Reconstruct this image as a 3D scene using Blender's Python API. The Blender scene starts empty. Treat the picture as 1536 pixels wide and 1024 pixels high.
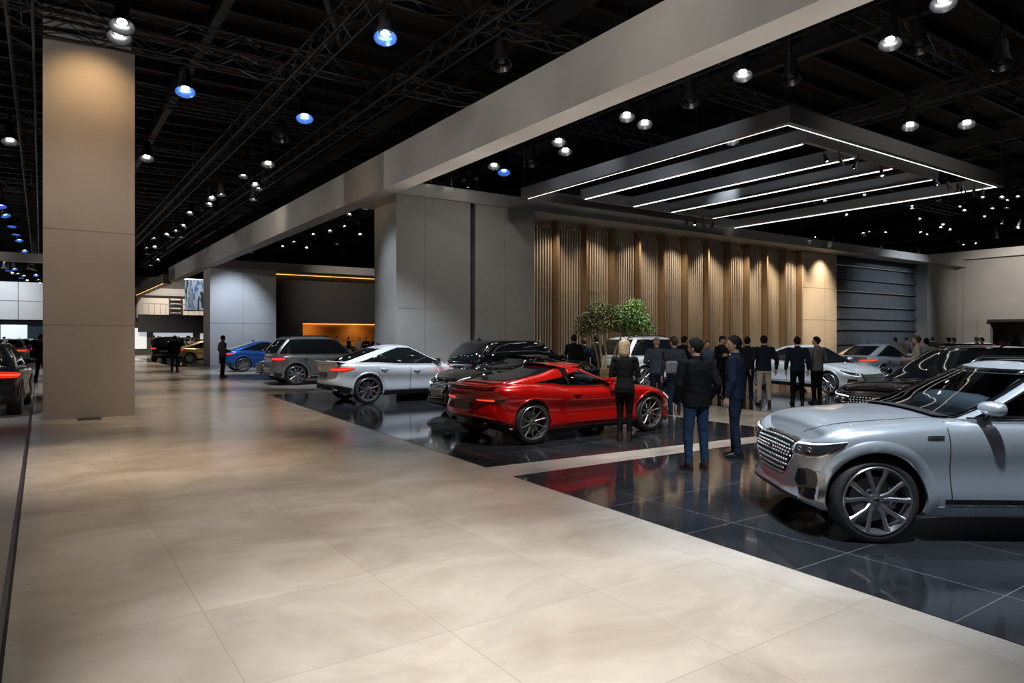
import bpy, bmesh, math, random
from mathutils import Vector, Matrix
random.seed(11)
PI = math.pi
SC = bpy.context.scene
COL = SC.collection
SN, CS = 0.5678, 0.8232            # sine / cosine of the camera heading (34.6 degrees from +Y to +X)
FOC = 1024.0                       # focal length in pixels of a 1536 wide frame (24 mm)
EYE = 1.75


def at(px, py=None, z=0.0, d=None):
    """World point seen at (px, py) of the photograph at height z (or at forward distance d)."""
    if d is None:
        d = FOC * (EYE - z) / (py - 505.0)
    elif py is not None:
        z = EYE - (py - 505.0) * d / FOC
    l = (px - 768.0) / FOC * d
    return Vector((SN * d + CS * l, CS * d - SN * l, z))


# ------------------------------------------------------------------ materials
MATS = {}


def mat(name, col=(.5, .5, .5), rough=.5, metal=0.0, coat=0.0, emit=None, power=0.0, spec=.5, noise=None, bump=None):
    if name in MATS:
        return MATS[name]
    m = bpy.data.materials.new(name)
    m.use_nodes = True
    nt = m.node_tree
    b = nt.nodes['Principled BSDF']
    b.inputs['Base Color'].default_value = (*col, 1)
    b.inputs['Roughness'].default_value = rough
    b.inputs['Metallic'].default_value = metal
    b.inputs['Coat Weight'].default_value = coat
    b.inputs['Coat Roughness'].default_value = .03
    b.inputs['Specular IOR Level'].default_value = spec
    if emit:
        b.inputs['Emission Color'].default_value = (*emit, 1)
        b.inputs['Emission Strength'].default_value = power
        m.cycles.emission_sampling = 'NONE'
    if noise:                       # (scale, amount): mottling of the base colour
        tc = nt.nodes.new('ShaderNodeTexCoord')
        n = nt.nodes.new('ShaderNodeTexNoise')
        n.inputs['Scale'].default_value = noise[0]
        n.inputs['Detail'].default_value = 6
        r = nt.nodes.new('ShaderNodeMapRange')
        r.inputs['From Min'].default_value = .3
        r.inputs['From Max'].default_value = .7
        r.inputs['To Min'].default_value = 1 - noise[1]
        r.inputs['To Max'].default_value = 1 + noise[1]
        mx = nt.nodes.new('ShaderNodeVectorMath')
        mx.operation = 'SCALE'
        mx.inputs[0].default_value = col
        nt.links.new(tc.outputs['Object'], n.inputs['Vector'])
        nt.links.new(n.outputs['Fac'], r.inputs['Value'])
        nt.links.new(r.outputs['Result'], mx.inputs['Scale'])
        nt.links.new(mx.outputs['Vector'], b.inputs['Base Color'])
    if bump:                        # (scale, strength, distance)
        tc = nt.nodes.new('ShaderNodeTexCoord')
        n = nt.nodes.new('ShaderNodeTexNoise')
        n.inputs['Scale'].default_value = bump[0]
        n.inputs['Detail'].default_value = 4
        bp = nt.nodes.new('ShaderNodeBump')
        bp.inputs['Strength'].default_value = bump[1]
        bp.inputs['Distance'].default_value = bump[2]
        nt.links.new(tc.outputs['Object'], n.inputs['Vector'])
        nt.links.new(n.outputs['Fac'], bp.inputs['Height'])
        nt.links.new(bp.outputs['Normal'], b.inputs['Normal'])
    MATS[name] = m
    return m


def tiles(name, col, col2, seam, tile, rough, mott, seamw=.004, off=(0, 0), coat=0.0, streak=1.0, spec=.5, rough2=None, rot=0.0):
    """Square slabs: mottled colour between col and col2, thin seams, a slab-to-slab tone change."""
    m = bpy.data.materials.new(name)
    m.use_nodes = True
    nt = m.node_tree
    N, L = nt.nodes, nt.links
    b = N['Principled BSDF']
    b.inputs['Coat Weight'].default_value = coat
    b.inputs['Coat Roughness'].default_value = .04
    b.inputs['Specular IOR Level'].default_value = spec
    tc = N.new('ShaderNodeTexCoord')
    mp = N.new('ShaderNodeMapping')
    mp.inputs['Location'].default_value = (off[0], off[1], 0)
    mp.inputs['Rotation'].default_value = (0, 0, rot)
    L.new(tc.outputs['Object'], mp.inputs['Vector'])
    br = N.new('ShaderNodeTexBrick')
    br.offset = 0.0
    br.inputs['Scale'].default_value = 1.0
    br.inputs['Brick Width'].default_value = tile[0]
    br.inputs['Row Height'].default_value = tile[1]
    br.inputs['Mortar Size'].default_value = seamw
    br.inputs['Mortar Smooth'].default_value = 0.1
    br.inputs['Color1'].default_value = (.94, .94, .94, 1)
    br.inputs['Color2'].default_value = (1.05, 1.05, 1.05, 1)
    br.inputs['Mortar'].default_value = (1, 1, 1, 1)
    L.new(mp.outputs['Vector'], br.inputs['Vector'])
    mp2 = N.new('ShaderNodeMapping')
    mp2.inputs['Scale'].default_value = (1.0, streak, 1.0)
    L.new(tc.outputs['Object'], mp2.inputs['Vector'])
    n1 = N.new('ShaderNodeTexNoise')
    n1.inputs['Scale'].default_value = mott
    n1.inputs['Detail'].default_value = 9
    n1.inputs['Roughness'].default_value = .62
    n1.inputs['Distortion'].default_value = .6
    L.new(mp2.outputs['Vector'], n1.inputs['Vector'])
    cr = N.new('ShaderNodeValToRGB')
    cr.color_ramp.elements[0].position = .33
    cr.color_ramp.elements[0].color = (*col, 1)
    cr.color_ramp.elements[1].position = .68
    cr.color_ramp.elements[1].color = (*col2, 1)
    L.new(n1.outputs['Fac'], cr.inputs['Fac'])
    mu = N.new('ShaderNodeMix')
    mu.data_type = 'RGBA'
    mu.blend_type = 'MULTIPLY'
    mu.inputs[0].default_value = 1
    L.new(cr.outputs['Color'], mu.inputs[6])
    L.new(br.outputs['Color'], mu.inputs[7])
    mx = N.new('ShaderNodeMix')
    mx.data_type = 'RGBA'
    L.new(br.outputs['Fac'], mx.inputs[0])
    L.new(mu.outputs[2], mx.inputs[6])
    mx.inputs[7].default_value = (*seam, 1)
    L.new(mx.outputs[2], b.inputs['Base Color'])
    rr = N.new('ShaderNodeMapRange')
    rr.inputs['From Min'].default_value = .3
    rr.inputs['From Max'].default_value = .7
    rr.inputs['To Min'].default_value = rough
    rr.inputs['To Max'].default_value = rough2 if rough2 else rough * 1.35
    L.new(n1.outputs['Fac'], rr.inputs['Value'])
    L.new(rr.outputs['Result'], b.inputs['Roughness'])
    MATS[name] = m
    return m


# ------------------------------------------------------------------ meshes
class MB:
    """Collects shapes; build() links them as ONE mesh object."""

    def __init__(self):
        self.v = []
        self.f = []

    def add(self, vs, fs):
        o = len(self.v)
        self.v += [tuple(p) for p in vs]
        self.f += [tuple(i + o for i in q) for q in fs]
        return self

    def box(self, x0, x1, y0, y1, z0, z1):
        v = [(x0, y0, z0), (x1, y0, z0), (x1, y1, z0), (x0, y1, z0), (x0, y0, z1), (x1, y0, z1), (x1, y1, z1), (x0, y1, z1)]
        return self.add(v, [(3, 2, 1, 0), (4, 5, 6, 7), (0, 1, 5, 4), (1, 2, 6, 5), (2, 3, 7, 6), (3, 0, 4, 7)])

    def bevbox(self, x0, x1, y0, y1, z0, z1, b):
        bm = bmesh.new()
        bmesh.ops.create_cube(bm, size=1)
        for p in bm.verts:
            p.co = Vector(((x0 + x1) / 2 + p.co.x * (x1 - x0), (y0 + y1) / 2 + p.co.y * (y1 - y0), (z0 + z1) / 2 + p.co.z * (z1 - z0)))
        bmesh.ops.bevel(bm, geom=bm.edges[:], offset=b, segments=3, profile=.5, affect='EDGES')
        bm.verts.index_update()
        self.add([p.co for p in bm.verts], [[q.index for q in f.verts] for f in bm.faces])
        bm.free()
        return self

    def tube(self, pts, rad, n=8, cap=True, flat=None, up=None):
        """Tapered tube along pts; rad a number or one per point; flat squeezes the second axis."""
        pts = [Vector(p) for p in pts]
        k = len(pts)
        if not isinstance(rad, (list, tuple)):
            rad = [rad] * k
        vs, fs = [], []
        d0 = (pts[1] - pts[0]).normalized()
        a = Vector(up) if up else (Vector((0, 0, 1)) if abs(d0.z) < .9 else Vector((0, 1, 0)))
        for i, p in enumerate(pts):
            d = (pts[min(i + 1, k - 1)] - pts[max(i - 1, 0)])
            d = d.normalized() if d.length > 1e-9 else d0
            s = d.cross(a)
            s = s.normalized() if s.length > 1e-6 else Vector((1, 0, 0))
            a2 = s.cross(d).normalized()
            a = a2
            for j in range(n):
                t = 2 * PI * j / n
                vs.append(p + s * (math.cos(t) * rad[i]) + a2 * (math.sin(t) * rad[i] * (flat if flat else 1)))
        for i in range(k - 1):
            for j in range(n):
                j2 = (j + 1) % n
                fs.append((i * n + j, i * n + j2, (i + 1) * n + j2, (i + 1) * n + j))
        if cap:
            fs.append(tuple(range(n - 1, -1, -1)))
            fs.append(tuple((k - 1) * n + j for j in range(n)))
        return self.add(vs, fs)

    def loft(self, secs, n=16, power=2.0):
        """Horizontal (super)elliptic sections: (cx, cy, z, rx, ry)."""
        vs, fs = [], []
        for (cx, cy, z, rx, ry) in secs:
            for j in range(n):
                t = 2 * PI * j / n
                c, s = math.cos(t), math.sin(t)
                e = 2 / power
                vs.append((cx + rx * math.copysign(abs(c) ** e, c), cy + ry * math.copysign(abs(s) ** e, s), z))
        for i in range(len(secs) - 1):
            for j in range(n):
                j2 = (j + 1) % n
                fs.append((i * n + j, i * n + j2, (i + 1) * n + j2, (i + 1) * n + j))
        fs.append(tuple(range(n - 1, -1, -1)))
        fs.append(tuple((len(secs) - 1) * n + j for j in range(n)))
        return self.add(vs, fs)

    def lathe(self, prof, n=32, axis='y', c=(0, 0, 0), close=False):
        """prof: (radius, along) pairs turned about an axis through c."""
        vs, fs = [], []
        for (r, h) in prof:
            for j in range(n):
                t = 2 * PI * j / n
                a, b = r * math.cos(t), r * math.sin(t)
                p = (a, h, b) if axis == 'y' else ((a, b, h) if axis == 'z' else (h, a, b))
                vs.append((p[0] + c[0], p[1] + c[1], p[2] + c[2]))
        m = len(prof)
        for i in range(m if close else m - 1):
            i2 = (i + 1) % m
            for j in range(n):
                j2 = (j + 1) % n
                fs.append((i * n + j, i * n + j2, i2 * n + j2, i2 * n + j))
        return self.add(vs, fs)

    def ball(self, c, r, nu=12, nv=8):
        rx, ry, rz = (r, r, r) if not isinstance(r, (tuple, list)) else r
        vs, fs = [], []
        for i in range(1, nv):
            a = PI * i / nv
            for j in range(nu):
                t = 2 * PI * j / nu
                vs.append((c[0] + rx * math.sin(a) * math.cos(t), c[1] + ry * math.sin(a) * math.sin(t), c[2] + rz * math.cos(a)))
        vs.append((c[0], c[1], c[2] + rz))
        vs.append((c[0], c[1], c[2] - rz))
        T, B = len(vs) - 2, len(vs) - 1
        for i in range(nv - 2):
            for j in range(nu):
                j2 = (j + 1) % nu
                fs.append((i * nu + j, (i + 1) * nu + j, (i + 1) * nu + j2, i * nu + j2))
        for j in range(nu):
            j2 = (j + 1) % nu
            fs.append((T, j, j2))
            fs.append((B, (nv - 2) * nu + j2, (nv - 2) * nu + j))
        return self.add(vs, fs)

    def quad(self, a, b, c, d):
        return self.add([a, b, c, d], [(0, 1, 2, 3)])

    def grid(self, rows, flip=False):
        """rows: list of equally long rows of points."""
        k, n = len(rows), len(rows[0])
        vs = [p for r in rows for p in r]
        fs = []
        for i in range(k - 1):
            for j in range(n - 1):
                q = (i * n + j, i * n + j + 1, (i + 1) * n + j + 1, (i + 1) * n + j)
                fs.append(q[::-1] if flip else q)
        return self.add(vs, fs)

    def xf(self, M):
        self.v = [tuple(M @ Vector(p)) for p in self.v]
        return self

    def mesh(self, name, m, smooth=None, fix=False):
        me = bpy.data.meshes.new(name)
        me.from_pydata(self.v, [], self.f)
        if fix:
            bm = bmesh.new()
            bm.from_mesh(me)
            bmesh.ops.remove_doubles(bm, verts=bm.verts, dist=1e-5)
            bmesh.ops.recalc_face_normals(bm, faces=bm.faces)
            bm.to_mesh(me)
            bm.free()
        me.update()
        if m:
            me.materials.append(m)
        if smooth:
            me.polygons.foreach_set('use_smooth', [True] * len(me.polygons))
            me.set_sharp_from_angle(angle=math.radians(smooth))
        return me

    def build(self, name, m, parent=None, smooth=None, fix=False, loc=None):
        return link(name, self.mesh(name, m, smooth, fix), parent, loc)


def link(name, me, parent=None, loc=None):
    o = bpy.data.objects.new(name, me)
    COL.objects.link(o)
    if parent:
        o.parent = parent
    if loc is not None:
        o.location = loc
    return o


def tag(o, label=None, cat=None, group=None, kind=None):
    if label:
        o['label'] = label
    if cat:
        o['category'] = cat
    if group:
        o['group'] = group
    if kind:
        o['kind'] = kind
    return o


def thing(name, label, cat, loc=(0, 0, 0), rz=0.0, group=None):
    o = bpy.data.objects.new(name, None)
    o.empty_display_size = .2
    COL.objects.link(o)
    o.location = loc
    o.rotation_euler = (0, 0, rz)
    return tag(o, label, cat, group)


def struct(name, mb, m, smooth=None):
    return tag(mb.build(name, m, None, smooth), kind='structure')


def copy_tree(o, parent=None):
    c = o.copy()
    COL.objects.link(c)
    if parent:
        c.parent = parent
    for ch in o.children:
        copy_tree(ch, c)
    return c


def recolour(o, table):
    """Give a copy its own colours: {part name stem: material} on object-level slots."""
    for ch in [o] + list(o.children_recursive):
        st = ch.name.split('.')[0]
        if st in table and ch.type == 'MESH':
            s = ch.material_slots[0]
            s.link = 'OBJECT'
            s.material = table[st]


TMP = bpy.data.scenes.new('workshop')      # shapes are joined here, away from the hall


def evaluated(ob):
    vl = TMP.view_layers[0]
    vl.update()
    return bpy.data.meshes.new_from_object(ob.evaluated_get(vl.depsgraph))


def lerp(a, b, t):
    return a + (b - a) * t


def pchip(pts):
    """Monotone cubic through (x, y) pairs; clamps outside."""
    pts = sorted(pts)
    X = [p[0] for p in pts]
    Y = [p[1] for p in pts]
    n = len(X)
    h = [X[i + 1] - X[i] for i in range(n - 1)]
    d = [(Y[i + 1] - Y[i]) / h[i] for i in range(n - 1)]
    m = [d[0]] + [0.0] * (n - 2) + [d[-1]]
    for i in range(1, n - 1):
        if d[i - 1] * d[i] > 0:
            w1, w2 = 2 * h[i] + h[i - 1], h[i] + 2 * h[i - 1]
            m[i] = (w1 + w2) / (w1 / d[i - 1] + w2 / d[i])

    def f(x):
        if x <= X[0]:
            return Y[0]
        if x >= X[-1]:
            return Y[-1]
        i = 0
        while x > X[i + 1]:
            i += 1
        t = (x - X[i]) / h[i]
        return ((2 * t ** 3 - 3 * t * t + 1) * Y[i] + (t ** 3 - 2 * t * t + t) * h[i] * m[i]
                + (-2 * t ** 3 + 3 * t * t) * Y[i + 1] + (t ** 3 - t * t) * h[i] * m[i + 1])
    return f


def catmull(P, n):
    """Centripetal Catmull-Rom through P, n samples even in arc length."""
    P = [Vector(p) for p in P]
    if len(P) == 2:
        return [P[0].lerp(P[1], i / (n - 1)) for i in range(n)]
    Q = [P[0] * 2 - P[1]] + P + [P[-1] * 2 - P[-2]]
    out = []
    for i in range(1, len(Q) - 2):
        p0, p1, p2, p3 = Q[i - 1:i + 3]
        t0 = 0.0
        t1 = t0 + max((p1 - p0).length, 1e-6) ** .5
        t2 = t1 + max((p2 - p1).length, 1e-6) ** .5
        t3 = t2 + max((p3 - p2).length, 1e-6) ** .5
        for k in range(24):
            t = t1 + (t2 - t1) * k / 24
            a1 = p0 * ((t1 - t) / (t1 - t0)) + p1 * ((t - t0) / (t1 - t0))
            a2 = p1 * ((t2 - t) / (t2 - t1)) + p2 * ((t - t1) / (t2 - t1))
            a3 = p2 * ((t3 - t) / (t3 - t2)) + p3 * ((t - t2) / (t3 - t2))
            b1 = a1 * ((t2 - t) / (t2 - t0)) + a2 * ((t - t0) / (t2 - t0))
            b2 = a2 * ((t3 - t) / (t3 - t1)) + a3 * ((t - t1) / (t3 - t1))
            out.append(b1 * ((t2 - t) / (t2 - t1)) + b2 * ((t - t1) / (t2 - t1)))
    out.append(P[-1].copy())
    S = [0.0]
    for i in range(1, len(out)):
        S.append(S[-1] + (out[i] - out[i - 1]).length)
    res, j = [], 0
    for k in range(n):
        s = S[-1] * k / (n - 1)
        while j < len(S) - 2 and S[j + 1] < s:
            j += 1
        u = (s - S[j]) / max(S[j + 1] - S[j], 1e-9)
        res.append(out[j].lerp(out[j + 1], min(max(u, 0), 1)))
    return res
# ------------------------------------------------------------------ camera
cam = bpy.data.cameras.new('camera')
cam.lens = 24.0
cam.sensor_width = 36.0
cam.shift_y = -7.0 / 1536.0
cam.clip_end = 400
camo = bpy.data.objects.new('camera', cam)
COL.objects.link(camo)
camo.location = (0, 0, EYE)
camo.rotation_euler = (PI / 2, 0, -math.atan2(SN, CS))
SC.camera = camo
SC.view_settings.view_transform = 'Standard'
SC.view_settings.look = 'None'
SC.view_settings.gamma = 1.0
SC.view_settings.use_curve_mapping = False
SC.view_settings.exposure = 1.0
W = bpy.data.worlds.new('hall_air')
SC.world = W
W.use_nodes = True
W.node_tree.nodes['Background'].inputs['Color'].default_value = (.75, .85, 1.0, 1)
W.node_tree.nodes['Background'].inputs['Strength'].default_value = .02

# ------------------------------------------------------------------ setting materials
M_AISLE = tiles('beige_terrazzo', (.375, .335, .29), (.545, .505, .455), (.30, .265, .23), (1.15, 1.15), .17, .8, .0022, (-.85, -.1), streak=1.5, spec=.5, rough2=.24)
M_GREYFLOOR = tiles('grey_hall_floor', (.25, .245, .24), (.33, .325, .315), (.14, .14, .14), (1.15, 1.15), .42, .9, .003, spec=.3, rough2=.5)
M_DARKTILE = tiles('dark_polished_tile', (.016, .018, .022), (.030, .033, .038), (.13, .14, .15), (1.1, 1.1), .07, 1.4, .005, (.15, .3), coat=.35, rough2=.13)
M_WALL = tiles('grey_wall_board', (.235, .23, .222), (.28, .275, .265), (.19, .185, .18), (50, 50), .62, .5, .003)
M_WALLW = tiles('white_wall_board', (.5, .5, .5), (.58, .58, .58), (.25, .25, .25), (50, 50), .55, .5, .003)
M_BEAM = mat('beam_plaster', (.30, .295, .285), .6, noise=(.8, .10))
M_COLUMN = mat('column_plaster', (.37, .332, .295), .65, noise=(1.2, .05))
M_BLACK = mat('black_paint', (.012, .012, .013), .6)
M_CEIL = mat('black_ceiling_deck', (.010, .010, .011), .7)
M_TRUSS = mat('dark_truss_metal', (.042, .042, .045), .45, .6)
M_DWALL = mat('dark_wall_board', (.060, .058, .056), .6)
M_STEEL = mat('brushed_steel', (.42, .43, .44), .3, 1.0)
M_CANOPY = mat('canopy_graphite', (.20, .205, .215), .38, .4)
M_LED = mat('led_strip', (1, 1, 1), .5, emit=(1.0, .93, .85), power=2.2)
M_LEDWARM = mat('led_warm_strip', (1, .6, .2), .5, emit=(1.0, .45, .12), power=1.2)
M_LOUVER = mat('blue_grey_cladding', (.075, .092, .115), .33, .5, noise=(2, .2))
M_SLAT = mat('bronze_slat', (.64, .57, .48), .36, .2)
M_FIN = mat('bronze_fin', (.27, .19, .11), .5, .2)

# ------------------------------------------------------------------ floor
struct('floor', MB().quad((-70, -8, 0), (80, -8, 0), (80, 100, 0), (-70, 100, 0)), M_AISLE)
struct('floor_side', MB().box(-70, -.2, -8, 60, -.05, .003), M_GREYFLOOR)


def edge(y):                       # the display floor's edge beside the aisle
    return 4.5 + y * (5.6 - 4.5) / 21.2


def slab(pts, z):
    n = len(pts)
    return MB().add([(x, y, 0.0005) for x, y in pts] + [(x, y, z) for x, y in pts],
                    [tuple(range(n, 2 * n))] + [(i, (i + 1) % n, n + (i + 1) % n, n + i) for i in range(n)])


struct('floor_tiles', slab([(edge(-8), -8), (80, -8), (80, 6.5), (edge(7.03), 7.03)], .006), M_DARKTILE)
struct('floor_tiles', slab([(edge(7.73), 7.73), (11.4, 7.40), (11.4, 20.9), (edge(21.2), 21.2)], .006), M_DARKTILE)
struct('floor_tiles', slab([(14.0, 7.30), (80, 7.2), (80, 19.4), (14.0, 19.4)], .006), M_DARKTILE)
struct('floor_tiles', slab([(6.4, 43.5), (30, 43.5), (30, 62), (6.4, 62)], .006), M_DARKTILE)
struct('trim_1', MB().box(-.215, -.185, -8, 60, 0, .010), M_STEEL)
struct('trim_2', MB().box(-.185, -.165, -8, 60, 0, .005), M_BLACK)
tag(MB().bevbox(.63, 1.06, 16.86, 17.3, 0.0, .012, .004).build('floor_outlet', mat('outlet_lid', (.06, .055, .05), .6, .3)),
    'dark square outlet lid set in the floor at the column foot', 'floor outlet')

# ------------------------------------------------------------------ column by the aisle
c = MB().box(.03, 1.72, 17.32, 18.6, 0, 1.99).box(.03, 1.72, 17.32, 18.6, 2.005, 4.02).box(.03, 1.72, 17.32, 18.6, 4.035, 8.12)
c.box(.042, 1.708, 17.332, 18.588, 1.9, 4.2)
struct('column_aisle', c, M_COLUMN)
struct('column_head', MB().box(.03, 1.72, 18.0, 18.6, 8.12, 9.0), M_WALL)

# ------------------------------------------------------------------ the long beam, piers and back wall
struct('beam_portal', MB().box(8.1, 8.66, -8, 58.5, 6.0, 7.06), M_BEAM)
struct('wall_pier', MB().box(8.66, 11.22, 18.6, 20.2, 0, 6.0).box(11.42, 13.75, 18.6, 20.2, 0, 6.0), M_WALL)
struct('trim_3', MB().box(11.22, 11.42, 18.9, 20.0, 0, 6.0), M_BLACK)
struct('trim_4', MB().box(9.60, 9.606, 18.592, 18.6, 0, 6.0).box(8.66, 11.22, 18.593, 18.6, 2.6, 2.606).box(12.55, 12.556, 18.592, 18.6, 0, 6.0)
       .box(11.42, 13.75, 18.593, 18.6, 2.6, 2.606), mat('seam_grey', (.13, .128, .125), .7))
struct('beam_fascia', MB().box(8.66, 46.5, 18.55, 21.4, 6.0, 6.4), M_BEAM)
struct('wall_back', MB().box(13.75, 47, 21.2, 21.4, 0, 6.0), mat('screen_back_wall', (.035, .028, .021), .7))
struct('wall_cream', MB().box(30.9, 33.9, 19.55, 21.2, 0, 6.0), mat('cream_wall_board', (.55, .46, .36), .6, noise=(1.5, .05)))
struct('trim_5', MB().box(32.8, 32.81, 19.54, 19.55, 0, 6.0).box(30.9, 33.9, 19.543, 19.55, 2.6, 2.61).box(30.9, 33.9, 19.543, 19.55, 4.2, 4.21), mat('seam_brown', (.25, .2, .15), .7))
struct('wall_corner', MB().box(42.5, 46.5, 19.0, 21.2, 0, 6.0), M_WALL)
struct('wall_end', MB().box(46.5, 46.9, 17.3, 21.2, 0, 6.45).box(46.5, 46.9, -14, 17.3, 2.65, 6.45).box(46.5, 46.9, -14, 6.0, 0, 2.65), M_WALL)
struct('beam_end', MB().box(46.2, 47.0, -14, 21.4, 6.45, 6.95), M_BEAM)
struct('trim_6', MB().box(46.3, 46.5, 18.7, 19.0, 0, 6.45).box(46.44, 46.5, 17.9, 17.95, 0, 2.8), M_WALL)
struct('wall_lobby', MB().box(52, 52.2, 2, 22, 0, 3.2), M_WALL)
struct('trim_7', MB().box(46.35, 46.5, 6, 17.4, 2.62, 2.78), M_BLACK)

# louvred cladding: overlapping horizontal boards
lv = thing('louver_wall', 'dark blue grey wall of overlapping horizontal metal boards beside the cream wall', 'wall cladding', (38.9, 20.1, 0))
k = 0
z = 0.0
for h in (.72, .62, .78, .58, .66, .80, .62, .72, .46):
    tilt = .10
    MB().add([(-5.0, -.5 - .02, z), (3.6, -.5 - .02, z), (3.6, -.5 + .02 + tilt, z + h), (-5.0, -.5 + .02 + tilt, z + h),
              (-5.0, -.3, z), (3.6, -.3, z), (3.6, -.2, z + h), (-5.0, -.2, z + h)],
             [(0, 1, 2, 3), (7, 6, 5, 4), (0, 3, 7, 4), (1, 5, 6, 2), (3, 2, 6, 7), (4, 5, 1, 0)]).build('board', M_LOUVER, lv)
    if k in (1, 3, 5, 6, 8):
        MB().box(-5.0, 3.6, -.545, -.515, z - .015, z + .018).build('edge_trim', M_STEEL, lv)
    z += h
    k += 1

# slatted screen behind the trees
sl = thing('slat_screen', 'tall bronze screen of thin vertical slats between broad fins', 'slatted screen', (14.2, 19.9, 0))
BAY = 16.7 / 12
for b in range(13):
    x = b * BAY
    MB().box(x - .05, x + .05, -.30, .10, 0, 5.98).build('fin', M_FIN, sl)
for b in range(12):
    m = MB()
    x = b * BAY
    for s in range(10):
        xs = x + .13 + s * (BAY - .26) / 9
        m.box(xs - .019, xs + .019, -.03, .03, .06, 5.9 - .05 * ((s * 7 + b * 3) % 4))
    m.build('slat_panel', M_SLAT, sl)
    for zz in (1.1, 3.55, 5.5):
        MB().box(x + .05, x + BAY - .05, .035, .07, zz, zz + .05).build('cross_rail', M_FIN, sl)

# ------------------------------------------------------------------ second pier, dark recess and glowing niche
struct('wall_pier_far', MB().box(8.5, 12.45, 44.8, 46.9, 0, 6.0), M_WALLW)
struct('trim_8', MB().box(10.4, 10.412, 44.785, 44.8, 0, 6.0).box(8.5, 12.45, 44.787, 44.8, 2.6, 2.61), MATS['seam_grey'])
struct('beam_recess', MB().box(8.66, 26, 44.6, 47.4, 6.0, 6.5), M_BEAM)
struct('wall_recess', MB().box(12.45, 14.8, 46.8, 47.0, 0, 6.0).box(14.8, 26, 46.8, 47.0, 2.75, 6.0), M_DWALL)
tag(MB().box(12.5, 26, 46.62, 46.66, 5.94, 5.97).build('cove_light', M_LEDWARM), 'thin amber cove light along the top of the dark recessed wall', 'cove light')
M_NICHE = mat('niche_wall_amber', (.55, .30, .10), .6, noise=(.6, .2))
struct('wall_niche', MB().box(14.8, 26, 50.0, 50.2, 0, 2.75).box(14.6, 14.8, 47, 50.2, 0, 2.75).box(14.6, 26, 47, 50.2, 2.75, 2.85), M_NICHE)
tag(MB().box(14.9, 26, 49.9, 49.95, 2.69, 2.72).build('niche_light', M_LEDWARM), 'amber light strip along the ceiling of the glowing niche', 'niche light')
bar = thing('bar_counter', 'long dark bar counter standing in the glowing amber niche', 'bar counter', (20.5, 47.9, 0))
MB().box(-4.6, 4.8, -.2, .3, 0, 1.02).build('front_panel', M_DWALL, bar)
MB().box(-4.7, 4.9, -.3, .4, 1.02, 1.08).build('counter_top', M_FIN, bar)

# ------------------------------------------------------------------ far end: upper gallery, storefront, walls
struct('wall_far', MB().box(5.2, 34, 80.0, 80.4, 0, 8), M_DWALL)
struct('beam_far', MB().box(8.0, 8.6, 60.5, 79.0, 6.0, 6.75).box(5.8, 34, 78.6, 79.4, 6.0, 6.75), M_BEAM)
struct('wall_gallery', MB().box(5.6, 34, 79.3, 79.7, 3.7, 6.0), mat('gallery_white', (.62, .57, .50), .6))
struct('wall_gallery_front', MB().box(7.6, 34, 73.8, 74.0, 2.2, 3.9), mat('gallery_front_dark', (.05, .055, .065), .25))
struct('wall_gallery_side', MB().box(5.2, 8.0, 79.0, 79.2, 0, 6.4), M_DWALL)
rl = thing('gallery_railing', 'thin pale railing along the edge of the upper gallery', 'railing', (8, 73.9, 3.9))
r = MB()
for i in range(28):
    r.box(i * .5, i * .5 + .03, -.02, .02, 0, 1.0)
r.build('balusters', M_STEEL, rl)
MB().box(0, 14, -.03, .03, 1.0, 1.06).build('hand_rail', M_STEEL, rl)
for i, (x, w, h, lab) in enumerate(((11.0, 1.2, 1.9, 'dark open shelf rack against the upper gallery wall'), (14.4, 1.3, 2.0, 'second dark shelf rack further along the upper gallery wall'))):
    s = thing('shelf_rack', lab, 'shelf rack', (x, 79.0, 3.9))
    MB().box(0, .08, -.3, .2, 0, h).build('side_frame', M_BLACK, s)
    MB().box(w - .08, w, -.3, .2, 0, h).build('side_frame', M_BLACK, s)
    for q in range(4):
        MB().box(.05, w - .05, -.3, .2, .25 + q * .45, .32 + q * .45).build('shelf', M_BLACK, s)
struct('wall_shop', MB().box(6.4, 34, 74.6, 74.8, 0, 2.2), M_DWALL)
M_WINLIT = mat('lit_shop_window', (.8, .85, .9), .4, emit=(.8, .9, 1.0), power=.22)
for i, (x0, x1, z0, z1) in enumerate(((3.2, 5.6, .6, 2.6), (6.2, 8.4, .6, 2.6), (9.0, 12.5, 1.7, 2.15), (13.2, 17, 1.5, 2.1))):
    struct('window_%d' % (i + 1), MB().box(x0, x1, 74.4, 74.55, z0, z1), M_WINLIT)

# hanging banner with an abstract print
M_BAN = bpy.data.materials.new('abstract_print')
M_BAN.use_nodes = True
nt = M_BAN.node_tree
tc = nt.nodes.new('ShaderNodeTexCoord')
mp = nt.nodes.new('ShaderNodeMapping')
mp.inputs['Scale'].default_value = (.8, 1.0, .22)
nz = nt.nodes.new('ShaderNodeTexNoise')
nz.inputs['Scale'].default_value = 2.3
nz.inputs['Detail'].default_value = 3
cr = nt.nodes.new('ShaderNodeValToRGB')
cr.color_ramp.interpolation = 'CONSTANT'
e = cr.color_ramp.elements
e[0].position, e[0].color = 0.0, (.02, .03, .06, 1)
e[1].position, e[1].color = .44, (.75, .80, .85, 1)
x_ = e.new(.54)
x_.color = (.10, .25, .60, 1)
x_ = e.new(.60)
x_.color = (.5, .5, .48, 1)
for a, b in ((tc.outputs['Object'], mp.inputs['Vector']), (mp.outputs['Vector'], nz.inputs['Vector']), (nz.outputs['Fac'], cr.inputs['Fac']),
             (cr.outputs['Color'], nt.nodes['Principled BSDF'].inputs['Base Color'])):
    nt.links.new(a, b)
bp0 = at(290, d=60)
ban = thing('hanging_banner', 'tall hanging banner with an abstract blue and white print', 'banner', (11.75, 62.2, 3.9))
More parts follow.
